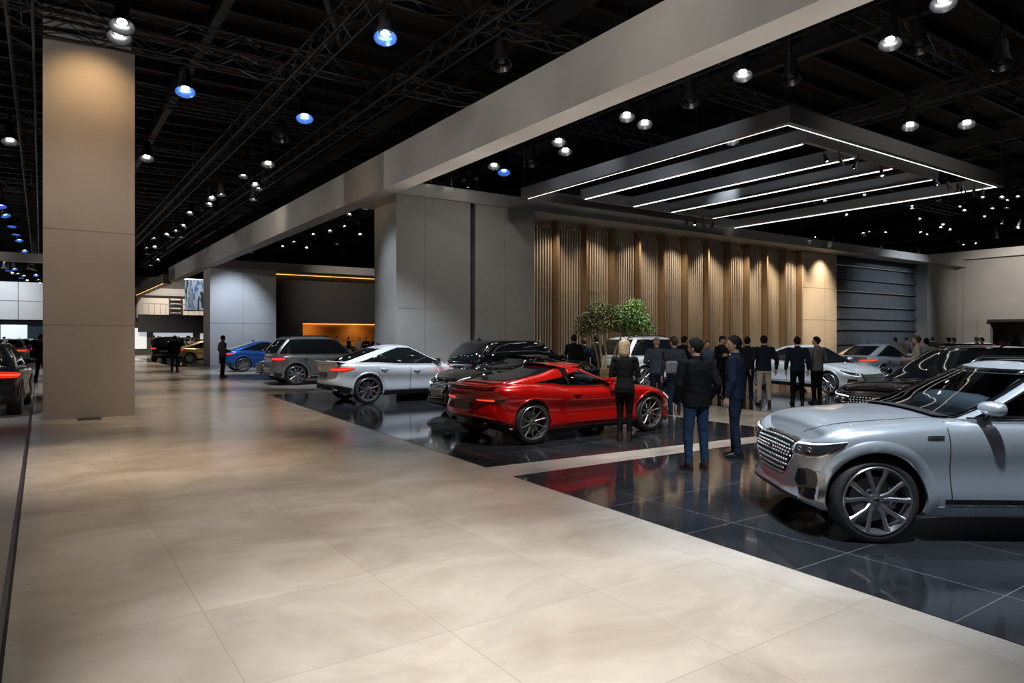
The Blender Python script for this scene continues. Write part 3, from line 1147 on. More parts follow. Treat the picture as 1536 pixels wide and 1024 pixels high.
def make_car(P, paint, label, loc, rz, cat='car', name=None, see=False, rim=None, style='multi', cal=False, tail=None, chrome=True, group=None):
    rim = rim or M_RIM
    tail = tail or M_TAIL
    root = thing(name or P['name'], label, cat, loc, rz, group)
    low = Lower(P)
    R = P['R']
    fa, ra = P['fa'], P['ra']
    A = P.get('arch', R + .065)
    body = link('body', low.mesh('body', paint, [(fa, R, A), (ra, R, A)]), root)

    def put(nm, mbs, m, parent=root, smooth=40):
        out = []
        for b in (mbs if isinstance(mbs, list) else [mbs]):
            out.append(b.build(nm, m, parent, smooth))
        return out

    # --- wheels
    Wm = low.Wm
    ty, rm, dm, cm, hc = wheel_meshes(R, P.get('tyre', .25), style, rim, cal)
    for xa in (fa, ra):
        for sg in (1, -1):
            wy = low.side(xa, R + .0, 1).y
            yc = (low.base(low.s_at(xa))[0].y - .025 - P.get('tyre', .25) / 2)
            w = link('wheel', ty, root, (xa, yc * sg, R))
            w.rotation_euler = (0, 0, 0 if sg == 1 else PI)
            link('rim', rm, w)
            link('brake_disc', dm, w)
            link('caliper', cm, w)
            link('hub_cap', hc, w)
    # --- arch lips
    am = P.get('archmat', 'paint')
    aw = P.get('archw', .055)
    for xa in (fa, ra):
        for sg in (1, -1):
            g, gi = [], []
            for (rr, of) in ((A - .012, .004), (A + .004, .016), (A + aw * .6, .018), (A + aw, .002)):
                r0, r1 = [], []
                for q in range(41):
                    th = math.radians(-14 + 208 * q / 40)
                    x, z = xa + rr * math.cos(th), R + rr * math.sin(th)
                    z = max(z, low.zb(x) + .015)
                    p = low.side(x, z, sg)
                    r0.append(Vector((p.x, p.y + of * sg, z)))
                    r1.append(Vector((p.x, p.y - .03 * sg, z)))
                g.append(r0)
                gi.append(r1)
            put('wheel_arch', panel(g, gi), paint if am == 'paint' else M_PLAST)
    # --- doors
    for (xf, xr) in P['doors']:
        for sg in (1, -1):
            G, GI, GG, GGI = [], [], [], []
            for grow, dst, dsti, of in ((.007, GG, GGI, .0022), (0, G, GI, .0045)):
                for i in range(15):
                    f = i / 14
                    r0, r1 = [], []
                    for j in range(25):
                        u = j / 24
                        zlo = P.get('sill', .33)
                        x0, x1 = xf, xr
                        zmid = lerp(zlo, 1.0, f)
                        xx = lerp(x0, x1, u)
                        zt = low.ztop(xx) - .012
                        z = lerp(zlo - grow, zt + grow * .5, f)
                        # keep clear of the arches
                        def clear(x, z, s_):
                            for xa in (fa, ra):
                                d2 = (A + aw + .012 - grow) ** 2 - (z - R) ** 2
                                if d2 > 0:
                                    d = math.sqrt(d2)
                                    if abs(x - xa) < d:
                                        x = xa + (d if x > xa or (s_ > 0) else -d)
                            return x
                        xa_ = clear(x0 + grow + P.get('rake', .03) * (f - .5), z, -1)
                        xb_ = clear(x1 - grow + P.get('rake', .03) * (f - .5), z, 1)
                        x = lerp(xa_, xb_, u)
                        r0.append(low.side(x, z, sg, of))
                        r1.append(low.side(x, z, sg, of - .012))
                    dst.append(r0)
                    dsti.append(r1)
            gap = put('door_gap', panel(GG, GGI), M_PLAST)
            door = put('door', panel(G, GI), paint)[0]
            hx = xr + .17 if xr + .17 < xf else xf
            hz = low.ztop(hx) - P.get('handle_drop', .12)
            h0, h1 = low.side(hx - .09, hz, sg, .014), low.side(hx + .10, hz, sg, .014)
            hm = low.side(hx, hz, sg, .034)
            MB().tube([h0, (h0 + hm) / 2 + (hm - h0) * .2, hm, (h1 + hm) / 2 + (hm - h1) * .2, h1], [.009, .013, .014, .013, .009], 8, flat=.8).build('door_handle', M_CHR if chrome else paint, door, 60)
    # --- sills and lower cladding
    x0, x1 = fa - A - .03, ra + A + .03
    sk = [(low.s_at(lerp(x0, x1, i / 6))) for i in range(7)]
    put('side_skirt', low.patch([[(a, low.zb(low.base(a)[0].x) + P.get('skirt', .11)) for a in sk], [(a, low.zb(low.base(a)[0].x) + .006) for a in sk]], 24, 4, .008), P.get('skirtmat') or M_PLAST)
    if P.get('sillchrome'):
        sk2 = [low.s_at(lerp(x0 - .1, x1 + .1, i / 6)) for i in range(7)]
        zc = P['sillchrome']
        put('sill_strip', low.patch([[(a, zc + .008) for a in sk2], [(a, zc - .012) for a in sk2]], 24, 2, .012), M_CHR)
        put('sill_black_strip', low.patch([[(a, zc + .045) for a in sk2], [(a, zc + .010) for a in sk2]], 24, 2, .006), M_TRIMB)  # gloss black strip just above the chrome one
    if P.get('fender_badge'):
        for sg in (1, -1):
            MB().tube([low.side(.86, .905, sg, .006), low.side(.93, .905, sg, .006), low.side(1.0, .903, sg, .006)], [.014, .016, .014], 8, flat=.7).build('fender_badge', M_CHR, root, 60)
    # --- front end
    for (nm, curves, m, mir, of) in P['front']:
        go = put(nm, low.patch(curves, 30, 10, of, .03, mir), m if m != 'paint' else paint)
        if nm == 'grille':
            sm = MB()
            C = [[(p.x, p.y) for p in catmull([(a, z, 0) for a, z in c], 30)] for c in curves]
            for r in range(9):
                f = (r + .5) / 9 * 2
                i = min(int(f), 1)
                nn = 15
                for q in range(nn):
                    j = (q + (.25 if r % 2 else .75)) / nn * 29
                    j0 = int(j)
                    pa = [lerp(c[j0][0], c[min(j0 + 1, 29)][0], j - j0) for c in C]
                    pz = [lerp(c[j0][1], c[min(j0 + 1, 29)][1], j - j0) for c in C]
                    sm.ball(low.pt(lerp(pa[i], pa[i + 1], f - i), z=lerp(pz[i], pz[i + 1], f - i), off=of + .003), (.009, .016, .010), 6, 4)
            me = go[0].data                # the studs are the grille's own surface pattern
            me.materials.append(M_STUD)
            bm = bmesh.new()
            bm.from_mesh(me)
            vv = [bm.verts.new(p) for p in sm.v]
            for q in sm.f:
                fc = bm.faces.new([vv[i] for i in q])
                fc.material_index = 1
                fc.smooth = True
            bm.to_mesh(me)
            bm.free()
    if 'head' in P:
        for mb in low.patch(P['head'], 30, 10, .010, .03, True):
            hl = mb.build('head_lamp', M_HEADG, root, 40)
        hls = [o for o in root.children if o.name.startswith('head_lamp')]
        c = P['head']
        top, bot = c[0], c[-1]
        drl = [[(lerp(t[0], b[0], .86), lerp(t[1], b[1], .84)) for t, b in zip(top, bot)], [(lerp(t[0], b[0], .97), lerp(t[1], b[1], .97)) for t, b in zip(top, bot)]]
        for mb, h in zip(low.patch(drl, 30, 3, .016, .01, True), hls):
            mb.build('lamp_strip', P.get('drl') or (M_HEADL if not P.get('topbar') else M_CHR), h, 40)
        up = [[(lerp(t[0], b[0], .03), lerp(t[1], b[1], .05)) for t, b in zip(top, bot)], [(lerp(t[0], b[0], .12), lerp(t[1], b[1], .14)) for t, b in zip(top, bot)]]
        for mb, h in zip(low.patch(up, 30, 3, .016, .01, True), hls):
            mb.build('lamp_bar', M_HEADL if P.get('topbar') else M_CHR, h, 40)
        for h, sg in zip(hls, (1, -1)):
            for fr in (.25, .5):
                t, b = top, bot
                i = fr * (len(t) - 1)
                ii = int(i)
                aa = lerp(t[ii][0], t[min(ii + 1, len(t) - 1)][0], i - ii)
                zz = lerp((t[ii][1] + b[ii][1]) / 2, (t[min(ii + 1, len(t) - 1)][1] + b[min(ii + 1, len(b) - 1)][1]) / 2, i - ii)
                p = low.pt(aa * sg, z=zz, off=.012)
                MB().ball(p, (.016, .030, .026), 12, 8).build('lens', M_CHR, h, 60)
    # --- rear end
    L = low.len
    for (nm, curves, m, mir, of) in P['rear']:
        cc = [[(L - a, z) for a, z in c] for c in curves]
        if not mir:                    # spans the centre line
            half = low.patch([[(L - max(a, 0), z) for a, z in c if a >= -1e-6] for c in curves], 24, 8, of, .03, True)
            one = MB()
            for h in half:
                one.add(h.v, h.f)
            put(nm, one, m if m != 'paint' else paint)
        else:
            put(nm, low.patch(cc, 28, 8, of, .03, True), m if m != 'paint' else paint)
    if 'tail' in P:
        cc = [[(L - a, z) for a, z in c] for c in P['tail']]
        tls = [mb.build('tail_lamp', tail, root, 40) for mb in low.patch(cc, 28, 8, .010, .03, True)]
        lit = [[(lerp(a[0], b[0], .35), lerp(a[1], b[1], .38)) for a, b in zip(cc[0], cc[-1])], [(lerp(a[0], b[0], .6), lerp(a[1], b[1], .6)) for a, b in zip(cc[0], cc[-1])]]
        n = len(cc[0])
        for mb, t in zip(low.patch(lit, 24, 3, .015, .01, True), tls):
            mb.build('lamp_strip', M_TAILON, t, 40)
    if 'plate' in P:
        zc = P['plate']
        p = low.pt(L - .02, z=zc)
        MB().bevbox(p.x - .03, p.x + .01, -.26, .26, zc - .065, zc + .065, .008).build('number_plate', P.get('platemat', M_PLATE), root)
    if 'fplate' in P:
        zc = P['fplate']
        p = low.pt(.02, z=zc)
        MB().bevbox(p.x - .01, p.x + .025, -.26, .26, zc - .055, zc + .055, .008).build('number_plate', M_PLATEW, root)
    if 'exhaust' in P:
        for y in P['exhaust']:
            for sg in (1, -1):
                p = low.pt(L - y, t=.10)
                MB().lathe([(.045, -.06), (.052, -.06), (.052, .12), (.045, .12)], 20, 'x', (p.x, y * sg, p.z + .0), True).build('exhaust_tip', M_CHR, root, 40)
    if 'spoiler' in P:
        xr, zs, w, up = P['spoiler']
        g, gb = [], []
        for i in range(21):
            y = lerp(-w, w, i / 20)
            e = (abs(y) / w) ** 3 * .16
            g.append([Vector((xr + .34 + e, y, zs - .012)), Vector((xr + .16 + e, y, zs + .012)), Vector((xr - .02 + e, y, zs + up)), Vector((xr - .045 + e, y, zs + up - .004)), Vector((xr - .01 + e, y, zs - .03)), Vector((xr + .3 + e, y, zs - .05))])
        MB().grid(g).build('spoiler', P.get('spoilermat') or paint, root, 50)
    # --- greenhouse
    gr = Green(P, low)
    t0, t1 = P.get('dlo', (.06, .84))
    FE = lambda t, m=0.0: gr.XF(t) - gr.bf * P.get('fcor', 1.25) - m
    RE = lambda t, m=0.0: gr.XR(t) + gr.br * P.get('rcor', 1.3) + P.get('rear_in', 0) + P.get('rear_rake', 0) * t + m

    def wsw(t):
        return gr.WG(t) * .86

    def hole(c, t, j):
        if not (t0 < t < t1):
            return False
        if c.x > FE(t) + .01 and j < .5:
            return t > .06 and abs(c.y) < wsw(t) - .015 and t < .86
        if RE(t) + .03 < c.x < FE(t) - .03:
            return all(abs(c.x - b) > .045 for b in P.get('pillars', []))
        return False
    cab = link('cabin_shell', gr.mesh('cabin_shell', paint, hole if see else None), root)
    centre = Vector((-.2, 0, .9))

    def side_grid(xa, xb, ta, tb, sg, k=12, n=26):
        rows = []
        for i in range(k + 1):
            t = lerp(ta, tb, i / k)
            a, b = xa(t), xb(t)
            if a > b:
                a = b = (a + b) / 2
            row = []
            for j in range(n):
                p = gr.at_x(lerp(a, b, j / (n - 1)), t)
                row.append(Vector((p.x, p.y * sg, p.z)))
            rows.append(row)
        return rows
    gm = M_GLASS if see else M_GLASSD
    piv = sorted(P.get('pillars', []), reverse=True)
    for sg in (1, -1):
        if see:
            g = off_grid(side_grid(lambda t: RE(t) - .03, lambda t: FE(t) + .03, t0 - .05, t1 + .04, sg, 20, 60), .004, centre)
            put('window_trim', ring_of(g, None, 2), M_TRIMB)
            for b in piv:
                g = off_grid(side_grid(lambda t: b - .06, lambda t: b + .06, t0 - .03, t1 + .03, sg, 12, 6), .005, centre)
                put('window_pillar', panel(g, off_grid(g, -.02, centre)), M_TRIMB)
        else:
            g = off_grid(side_grid(lambda t: RE(t) - .035, lambda t: FE(t) + .035, t0 - .05, t1 + .04, sg), .003, centre)
            put('window_trim', panel(g, off_grid(g, -.012, centre)), M_CHR if P.get('chrome_dlo') else M_TRIMB)
            if P.get('chrome_dlo'):
                g = off_grid(side_grid(lambda t: RE(t) - .012, lambda t: FE(t) + .012, t0 - .022, t1 + .012, sg), .0045, centre)
                put('window_seal', panel(g, off_grid(g, -.012, centre)), M_TRIMB)
        xs = [None] + piv + [None]
        for q in range(len(xs) - 1):
            hi, lo = xs[q], xs[q + 1]
            fb = (lambda t, hi=hi: FE(t) if hi is None else min(FE(t), hi - .028))
            fa_ = (lambda t, lo=lo: RE(t) if lo is None else max(RE(t), lo + .028))
            g = off_grid(side_grid(fa_, fb, t0, t1, sg), .0065, centre)
            put('side_window', panel(g, off_grid(g, -.006, centre)) if not see else MB().grid(g), gm)
        # chrome line along the belt
        if P.get('belt_chrome'):
            pts = []
            for i in range(25):
                x = lerp(FE(0) + .05, RE(0) - .05, i / 24)
                p = gr.at_x(x, t0 - .05)
                pts.append((p.x, (p.y + .006) * sg, p.z))
            MB().tube(pts, .009, 6).build('belt_strip', M_CHR, root, 60)

    def end_grid(front, ta, tb, wf, k=14, n=25):
        rows = []
        for i in range(k + 1):
            t = lerp(ta, tb, i / k)
            w = gr.WG(t) * wf * (gr.taper(gr.XR(t) + .2) if not front else 1)
            rows.append([gr.at_y(lerp(-w, w, j / (n - 1)), t, front) for j in range(n)])
        return rows
    for front, nm, (ta, tb), wf in ((True, 'windscreen', P.get('wst', (.02, .90)), P.get('wsw', .88)), (False, 'rear_window', P.get('rwt', (.10, .88)), P.get('rww', .84))):
        g0 = end_grid(front, ta, tb, wf)
        g1 = end_grid(front, ta - .02, min(tb + .03, .97), wf + .04)
        if see and front:
            g = off_grid(end_grid(front, ta - .02, min(tb + .03, .97), wf + .04, 28, 50), .003, centre)
            put('screen_border', ring_of(g, None, 2), M_TRIMB)
            put(nm, MB().grid(off_grid(g0, .006, centre)), gm)
        else:
            g = off_grid(g1, .003, centre)
            put('screen_border', panel(g, off_grid(g, -.012, centre)), M_TRIMB)
            g = off_grid(g0, .0065, centre)
            put(nm, panel(g, off_grid(g, -.006, centre)), M_GLASSD)
    if see:                            # dark cabin tub, seats, dashboard and wheel
        rows = []
        for i in range(13):
            x = lerp(gr.XF(0) + .02, gr.XR(0) + .1, i / 12)
            w = gr.at_x(min(max(x, gr.XR(0) + .3), gr.XF(0) - .35), 0).y - .02
            w = w if gr.XR(0) + .2 < x < gr.XF(0) - .2 else w * .8
            rows.append([Vector((x, lerp(-w, w, j / 8), low.top(x, lerp(-w, w, j / 8)) + .012)) for j in range(9)])
        put('cabin_floor', MB().grid(rows), M_PLAST)
        zb = low.ztop(-.1)
        fx = FE(.0) - .62
        for sy in (.36, -.36):
            st = MB()
            st.tube([(fx - .05, sy, zb - .1), (fx - .13, sy, zb + .08), (fx - .22, sy, zb + P.get('seath', .22))], [.22, .21, .17], 12, flat=.32, up=(1, 0, 0))
            st.tube([(fx - .20, sy, zb + P.get('seath', .22) - .02), (fx - .225, sy, zb + P.get('seath', .22) + .17)], [.10, .11], 10, flat=.5, up=(1, 0, 0))
            st.build('seat', M_SEAT, root, 50)
        MB().tube([(fx - 1.0, -.55, zb + .05), (fx - 1.0, .55, zb + .05)], .16, 10).build('rear_seat', M_SEAT, root, 50)
        dx = gr.XF(0) - .62
        MB().tube([(dx, -.66, zb + .02), (dx + .05, -.3, zb + .05), (dx + .05, .3, zb + .05), (dx, .66, zb + .02)], [.10, .13, .13, .10], 10).build('dashboard', M_SEATP, root, 50)
        sw = MB().lathe([(.165 + .014 * math.cos(q * PI / 4), .014 * math.sin(q * PI / 4)) for q in range(8)], 28, 'x', (0, 0, 0), True)
        sw.tube([(0, -.16, 0), (0, .16, 0)], .016, 6).tube([(0, 0, 0), (0, 0, -.16)], .016, 6).ball((0, 0, 0), (.03, .05, .05), 10, 6)
        sw.xf(Matrix.Translation((dx - .17, P.get('wheel_y', .36), zb + .06)) @ Matrix.Rotation(math.radians(-22), 4, 'Y'))
        sw.build('steering_wheel', M_PLAST, root, 60)
    # --- mirrors
    mx = FE(.1) - P.get('mirror_back', .02)
    for sg in P.get('mirrors', (1, -1)):
        p = gr.at_x(mx, 0.05)
        y = (p.y + .13) * sg
        z = p.z + .085
        m = MB()
        g = []
        for i in range(13):
            u = i / 12
            a = PI * u
            rr = math.sin(a) ** .55 if 0 < u < 1 else .001
            g.append((mx + .02 * math.cos(a), y + sg * (-.115 * math.cos(a)), z, .085 * rr, .062 * rr))
        vs, fs = [], []
        nn = 16
        for (gx, gy, gz, rx, rz_) in g:
            for j in range(nn):
                t = 2 * PI * j / nn
                cx = math.cos(t)
                vs.append((gx + rx * (cx if cx > 0 else cx * .45), gy, gz + rz_ * math.sin(t)))
        for i in range(len(g) - 1):
            for j in range(nn):
                j2 = (j + 1) % nn
                fs.append((i * nn + j, i * nn + j2, (i + 1) * nn + j2, (i + 1) * nn + j))
        m.add(vs, fs)
        mo = m.build('side_mirror', P.get('mirmat') or paint, root, 60, fix=True)
        MB().tube([(p.x - .01, (p.y - .02) * sg, p.z - .03), (mx, y - .03 * sg, z - .05)], [.03, .022], 8, flat=.6).build('mirror_stalk', M_TRIMB, mo, 60)
    # --- roof rails, roof panel, aerial
    if P.get('rails'):
        for sg in (1, -1):
            pts = []
            xa, xb = P['rails']
            for i in range(13):
                x = lerp(xa, xb, i / 12)
                p = gr.at_x(x, .97)
                lift = .045 if 0 < i < 12 else -.01
                pts.append((x, (p.y - .03) * sg, gr.zz(x, 1) + lift))
            MB().tube(pts, .016, 8).build('roof_rail', P.get('railmat') or M_TRIMB, root, 60)
    if P.get('roof_panel'):
        xa, xb = P['roof_panel']
        top = gr.row(1.0, 72)
        w2 = max(p.y for p in top) ** 2
        rows = []
        for i in range(17):
            x = lerp(xa, xb, i / 16)
            w = gr.at_x(x, 1.0).y
            rows.append([Vector((x, y, gr.zz(x, 1) + gr.rc * (w * w - y * y) / w2 + .004)) for y in [lerp(-w * .82, w * .82, j / 12) for j in range(13)]])
        put('roof_panel', panel(rows, [[p - Vector((0, 0, .02)) for p in r] for r in rows]), M_GLASSD)
    if P.get('aerial'):
        x = P['aerial']
        z = gr.zz(x, 1) + gr.rc
        MB().add([(x + .09, 0, z - .01), (x - .07, .02, z - .01), (x - .07, -.02, z - .01), (x - .06, 0, z + .065)], [(0, 1, 3), (1, 2, 3), (2, 0, 3), (0, 2, 1)]).build('aerial', M_TRIMB, root)
    # --- bonnet shut line
    if P.get('bonnet'):
        xa, xb, wy = P['bonnet']
        for sg in (1, -1):
            pts = []
            for i in range(21):
                x = lerp(xa, xb, i / 20)
                w = low.pt(low.s_at(x), t=1.0).y
                y = w * wy
                pts.append((x, y * sg, low.ztop(x) + low.crown(x) * (w * w - y * y) / low.Wm ** 2 + .0005))
            MB().tube(pts, .0035, 5).build('bonnet_gap', M_PLAST, root)
    if P.get('emblem'):
        a, zc, r, fr = P['emblem']
        p = low.pt(.001 if fr else L - .001, z=zc)
        sg = 1 if fr else -1
        m = MB().lathe([(r, -.004), (r, .010), (r * .78, .010), (r * .78, -.004)], 24, 'x', (p.x + .012 * sg, 0, zc), True)
        m.box(p.x + .004 * sg, p.x + .02 * sg, -r * .12, r * .12, zc - r * .8, zc + r * .8)
        m.box(p.x + .004 * sg, p.x + .02 * sg, -r * .8, r * .8, zc - r * .12, zc + r * .12)
        m.build('emblem', M_CHR, root)
    return root
# ------------------------------------------------------------------ body shapes (metres, x forward)
PS_SUV = [(0, .10), (.05, .055), (.12, .03), (.22, .012), (.34, .022), (.46, .030), (.58, .022), (.68, .004), (.76, .0), (.86, .012), (.93, .035), (.975, .075), (1, .12)]
PF_SUV = [(0, .12), (.06, .04), (.12, .0), (.2, .012), (.3, .035), (.42, .03), (.6, .022), (.8, .03), (.9, .05), (.96, .095), (1, .17)]
PR_SUV = [(0, .16), (.08, .06), (.16, .02), (.28, .0), (.40, .012), (.48, .05), (.62, .06), (.8, .075), (.92, .09), (1, .13)]
Z0 = 1e-3
SUV = dict(
    name='suv', R=.36, tyre=.27, fa=1.40, ra=-1.40, arch=.425, archw=.075,
    plan=[(1.99, 0), (1.982, .38), (1.945, .62), (1.865, .785), (1.70, .885), (1.40, .925), (.8, .915), (0, .915), (-.8, .92), (-1.4, .93), (-1.75, .90), (-2.05, .80), (-2.2, .58), (-2.26, .3), (-2.28, 0)],
    ztop=[(-2.28, 1.0), (-2.1, 1.06), (-1.6, 1.075), (-.8, 1.06), (.2, 1.035), (.75, 1.03), (1.2, 1.0), (1.6, .965), (1.80, .92), (1.90, .875), (1.99, .80)],
    zb=[(-2.28, .36), (-1.9, .27), (-1.2, .215), (1.2, .215), (1.7, .215), (1.99, .25)],
    pf=PF_SUV, pr=PR_SUV, ps=PS_SUV, crown=[(-2.3, .0), (-1.8, .02), (.8, .05), (1.6, .07), (1.99, .02)],
    doors=[(.80, -.22), (-.24, -1.28)], sill=.36, sillchrome=.345, skirt=.10,
    XF=[(0, .80), (.25, .56), (.5, .33), (.75, .10), (.9, -.04), (1, -.16)], XR=[(0, -2.12), (.35, -2.06), (.7, -1.92), (.9, -1.82), (1, -1.70)],
    WG=[(0, .845), (.3, .795), (.6, .725), (.85, .655), (.94, .61), (1, .54)], zroof=[(-2.2, 1.50), (-1.7, 1.565), (-1.0, 1.60), (-.4, 1.605), (.1, 1.57), (.5, 1.50)],
    bowf=.18, bowr=.16, pillars=[-.22, -1.22], dlo=(.07, .85), rear_rake=.06, chrome_dlo=True, rails=(-.25, -1.7), aerial=-1.5, mirror_back=.10,
    front=[('grille_frame', [[(-.44, .80), (0, .805), (.44, .80)], [(-.50, .66), (0, .66), (.50, .66)], [(-.30, .445), (0, .435), (.30, .445)]], M_CHR, False, .008),
           ('grille', [[(-.41, .785), (0, .79), (.41, .785)], [(-.47, .66), (0, .66), (.47, .66)], [(-.28, .465), (0, .455), (.28, .465)]], M_GRILLE, False, .014),
           ('bumper_intake', [[(.58, .575), (.70, .59), (.80, .575)], [(.50, .46), (.66, .45), (.82, .44)], [(.62, .35), (.72, .335), (.82, .335)]], M_TRIMB, True, .007),
           ('intake_blade', [[(.80, .585), (.87, .575)], [(.83, .45), (.89, .44)], [(.815, .335), (.865, .325)]], M_STEEL, True, .016),
           ('bumper_slot', [[(-.60, .325), (0, .335), (.60, .325)], [(-.62, .285), (0, .29), (.62, .285)]], M_PLAST, False, .006)],
    head=[[(.49, .79), (.62, .805), (.84, .83), (1.06, .855)], [(.50, .69), (.64, .685), (.84, .70), (1.04, .825)]], topbar=True,
    rear=[('rear_diffuser', [[(0, .45), (.6, .45), (1.05, .44)], [(0, .37), (.6, .35), (1.0, .30)]], M_PLAST, False, .008),
          ('tailgate_gap', [[(0, .66), (.5, .66), (.72, .68)], [(0, .65), (.5, .65), (.72, .67)]], M_PLAST, False, .005)],
    tail=[[(.30, .965), (.6, .965), (.95, .95), (1.15, .93)], [(.34, .85), (.6, .84), (.9, .84), (1.12, .86)]],
    plate=.74, exhaust=[.55], emblem=(0, .66, .055, True), bonnet=(.85, 1.88, .80), handle_drop=.13)

PS_CP = [(0, .13), (.06, .07), (.13, .035), (.24, .02), (.36, .045), (.48, .05), (.60, .03), (.70, .006), (.78, .0), (.87, .015), (.93, .045), (.975, .09), (1, .14)]
PF_CP = [(0, .10), (.07, .02), (.14, .0), (.26, .03), (.45, .05), (.62, .05), (.8, .085), (.92, .15), (1, .26)]
PR_CP = [(0, .24), (.10, .14), (.18, .05), (.28, .0), (.40, .012), (.55, .055), (.68, .085), (.80, .075), (.92, .045), (.97, .055), (1, .10)]
COUPE = dict(
    name='sports_car', R=.345, tyre=.29, fa=1.40, ra=-1.32, arch=.385, archw=.03, N=130,
    plan=[(2.33, 0), (2.31, .34), (2.20, .62), (1.96, .83), (1.68, .925), (1.40, .945), (1.0, .925), (.4, .885), (-.2, .885), (-.75, .935), (-1.32, .985), (-1.7, .955), (-1.92, .86), (-2.05, .64), (-2.115, .34), (-2.13, 0)],
    ztop=[(-2.13, .90), (-2.02, .925), (-1.7, .955), (-1.3, .965), (-.9, .93), (-.4, .875), (.2, .86), (.7, .87), (1.1, .855), (1.45, .83), (1.8, .75), (2.1, .655), (2.33, .56)],
    zb=[(-2.13, .30), (-1.85, .22), (-1.2, .155), (1.2, .15), (1.9, .15), (2.33, .19)],
    pf=PF_CP, pr=PR_CP, ps=PS_CP, crown=[(-2.13, .0), (-1.8, .035), (-1.3, .02), (.8, .05), (1.4, .02), (1.9, .05), (2.33, .0)],
    doors=[(.78, -.52)], sill=.29, skirt=.075, rake=.06,
    XF=[(0, 1.02), (.3, .70), (.6, .40), (.85, .16), (1, -.02)], XR=[(0, -1.93), (.15, -1.70), (.35, -1.39), (.6, -1.02), (.8, -.72), (.92, -.52), (1, -.36)],
    WG=[(0, .76), (.3, .70), (.6, .62), (.85, .545), (.94, .505), (1, .43)], zroof=[(-1.6, 1.16), (-.9, 1.215), (-.4, 1.255), (0, 1.25), (.4, 1.21)],
    taper=[(-2.0, .78), (-1.2, .92), (-.5, 1), (1.2, 1)],
    bowf=.30, bowr=.30, pillars=[-.42], dlo=(.10, .84), rcor=.6, rear_in=.55, rear_rake=.0, fcor=1.1, mirror_back=.18, wst=(.05, .88), rwt=(.20, .84), rww=.80, roofcrown=.03,
    front=[('bumper_intake', [[(-.55, .40), (0, .41), (.55, .40)], [(-.62, .22), (0, .22), (.62, .22)]], M_PLAST, False, .006),
           ('side_intake', [[(.78, .42), (.95, .43)], [(.72, .24), (.98, .25)]], M_PLAST, True, .006),
           ('splitter', [[(-.95, .195), (0, .20), (.95, .195)], [(-.95, .165), (0, .19), (.95, .165)]], M_TRIMB, False, .02)],
    head=[[(.72, .60), (.95, .65), (1.2, .715)], [(.74, .545), (.95, .575), (1.18, .69)]],
    rear=[('rear_diffuser', [[(0, .43), (.5, .425), (.85, .40), (1.15, .30)], [(0, .27), (.5, .25), (.85, .225), (1.05, .20)]], M_TRIMB, False, .014),
          ('diffuser_fins', [[(0, .305), (.3, .30)], [(0, .25), (.3, .245)]], M_PLAST, False, .06),
          ('lamp_bar', [[(0, .735), (.3, .735), (.62, .735), (.9, .745), (1.02, .76)], [(0, .700), (.3, .700), (.62, .695), (.9, .69), (.98, .705)]], M_TRIMB, False, .007)],
    tail=[[(.36, .728), (.55, .732), (.78, .738)], [(.36, .704), (.55, .702), (.78, .698)]],
    plate=.61, exhaust=[.50], spoiler=(-2.08, .925, .74, .022), handle_drop=.11, bonnet=(1.0, 2.1, .82), roof_panel=(-.05, -.29))

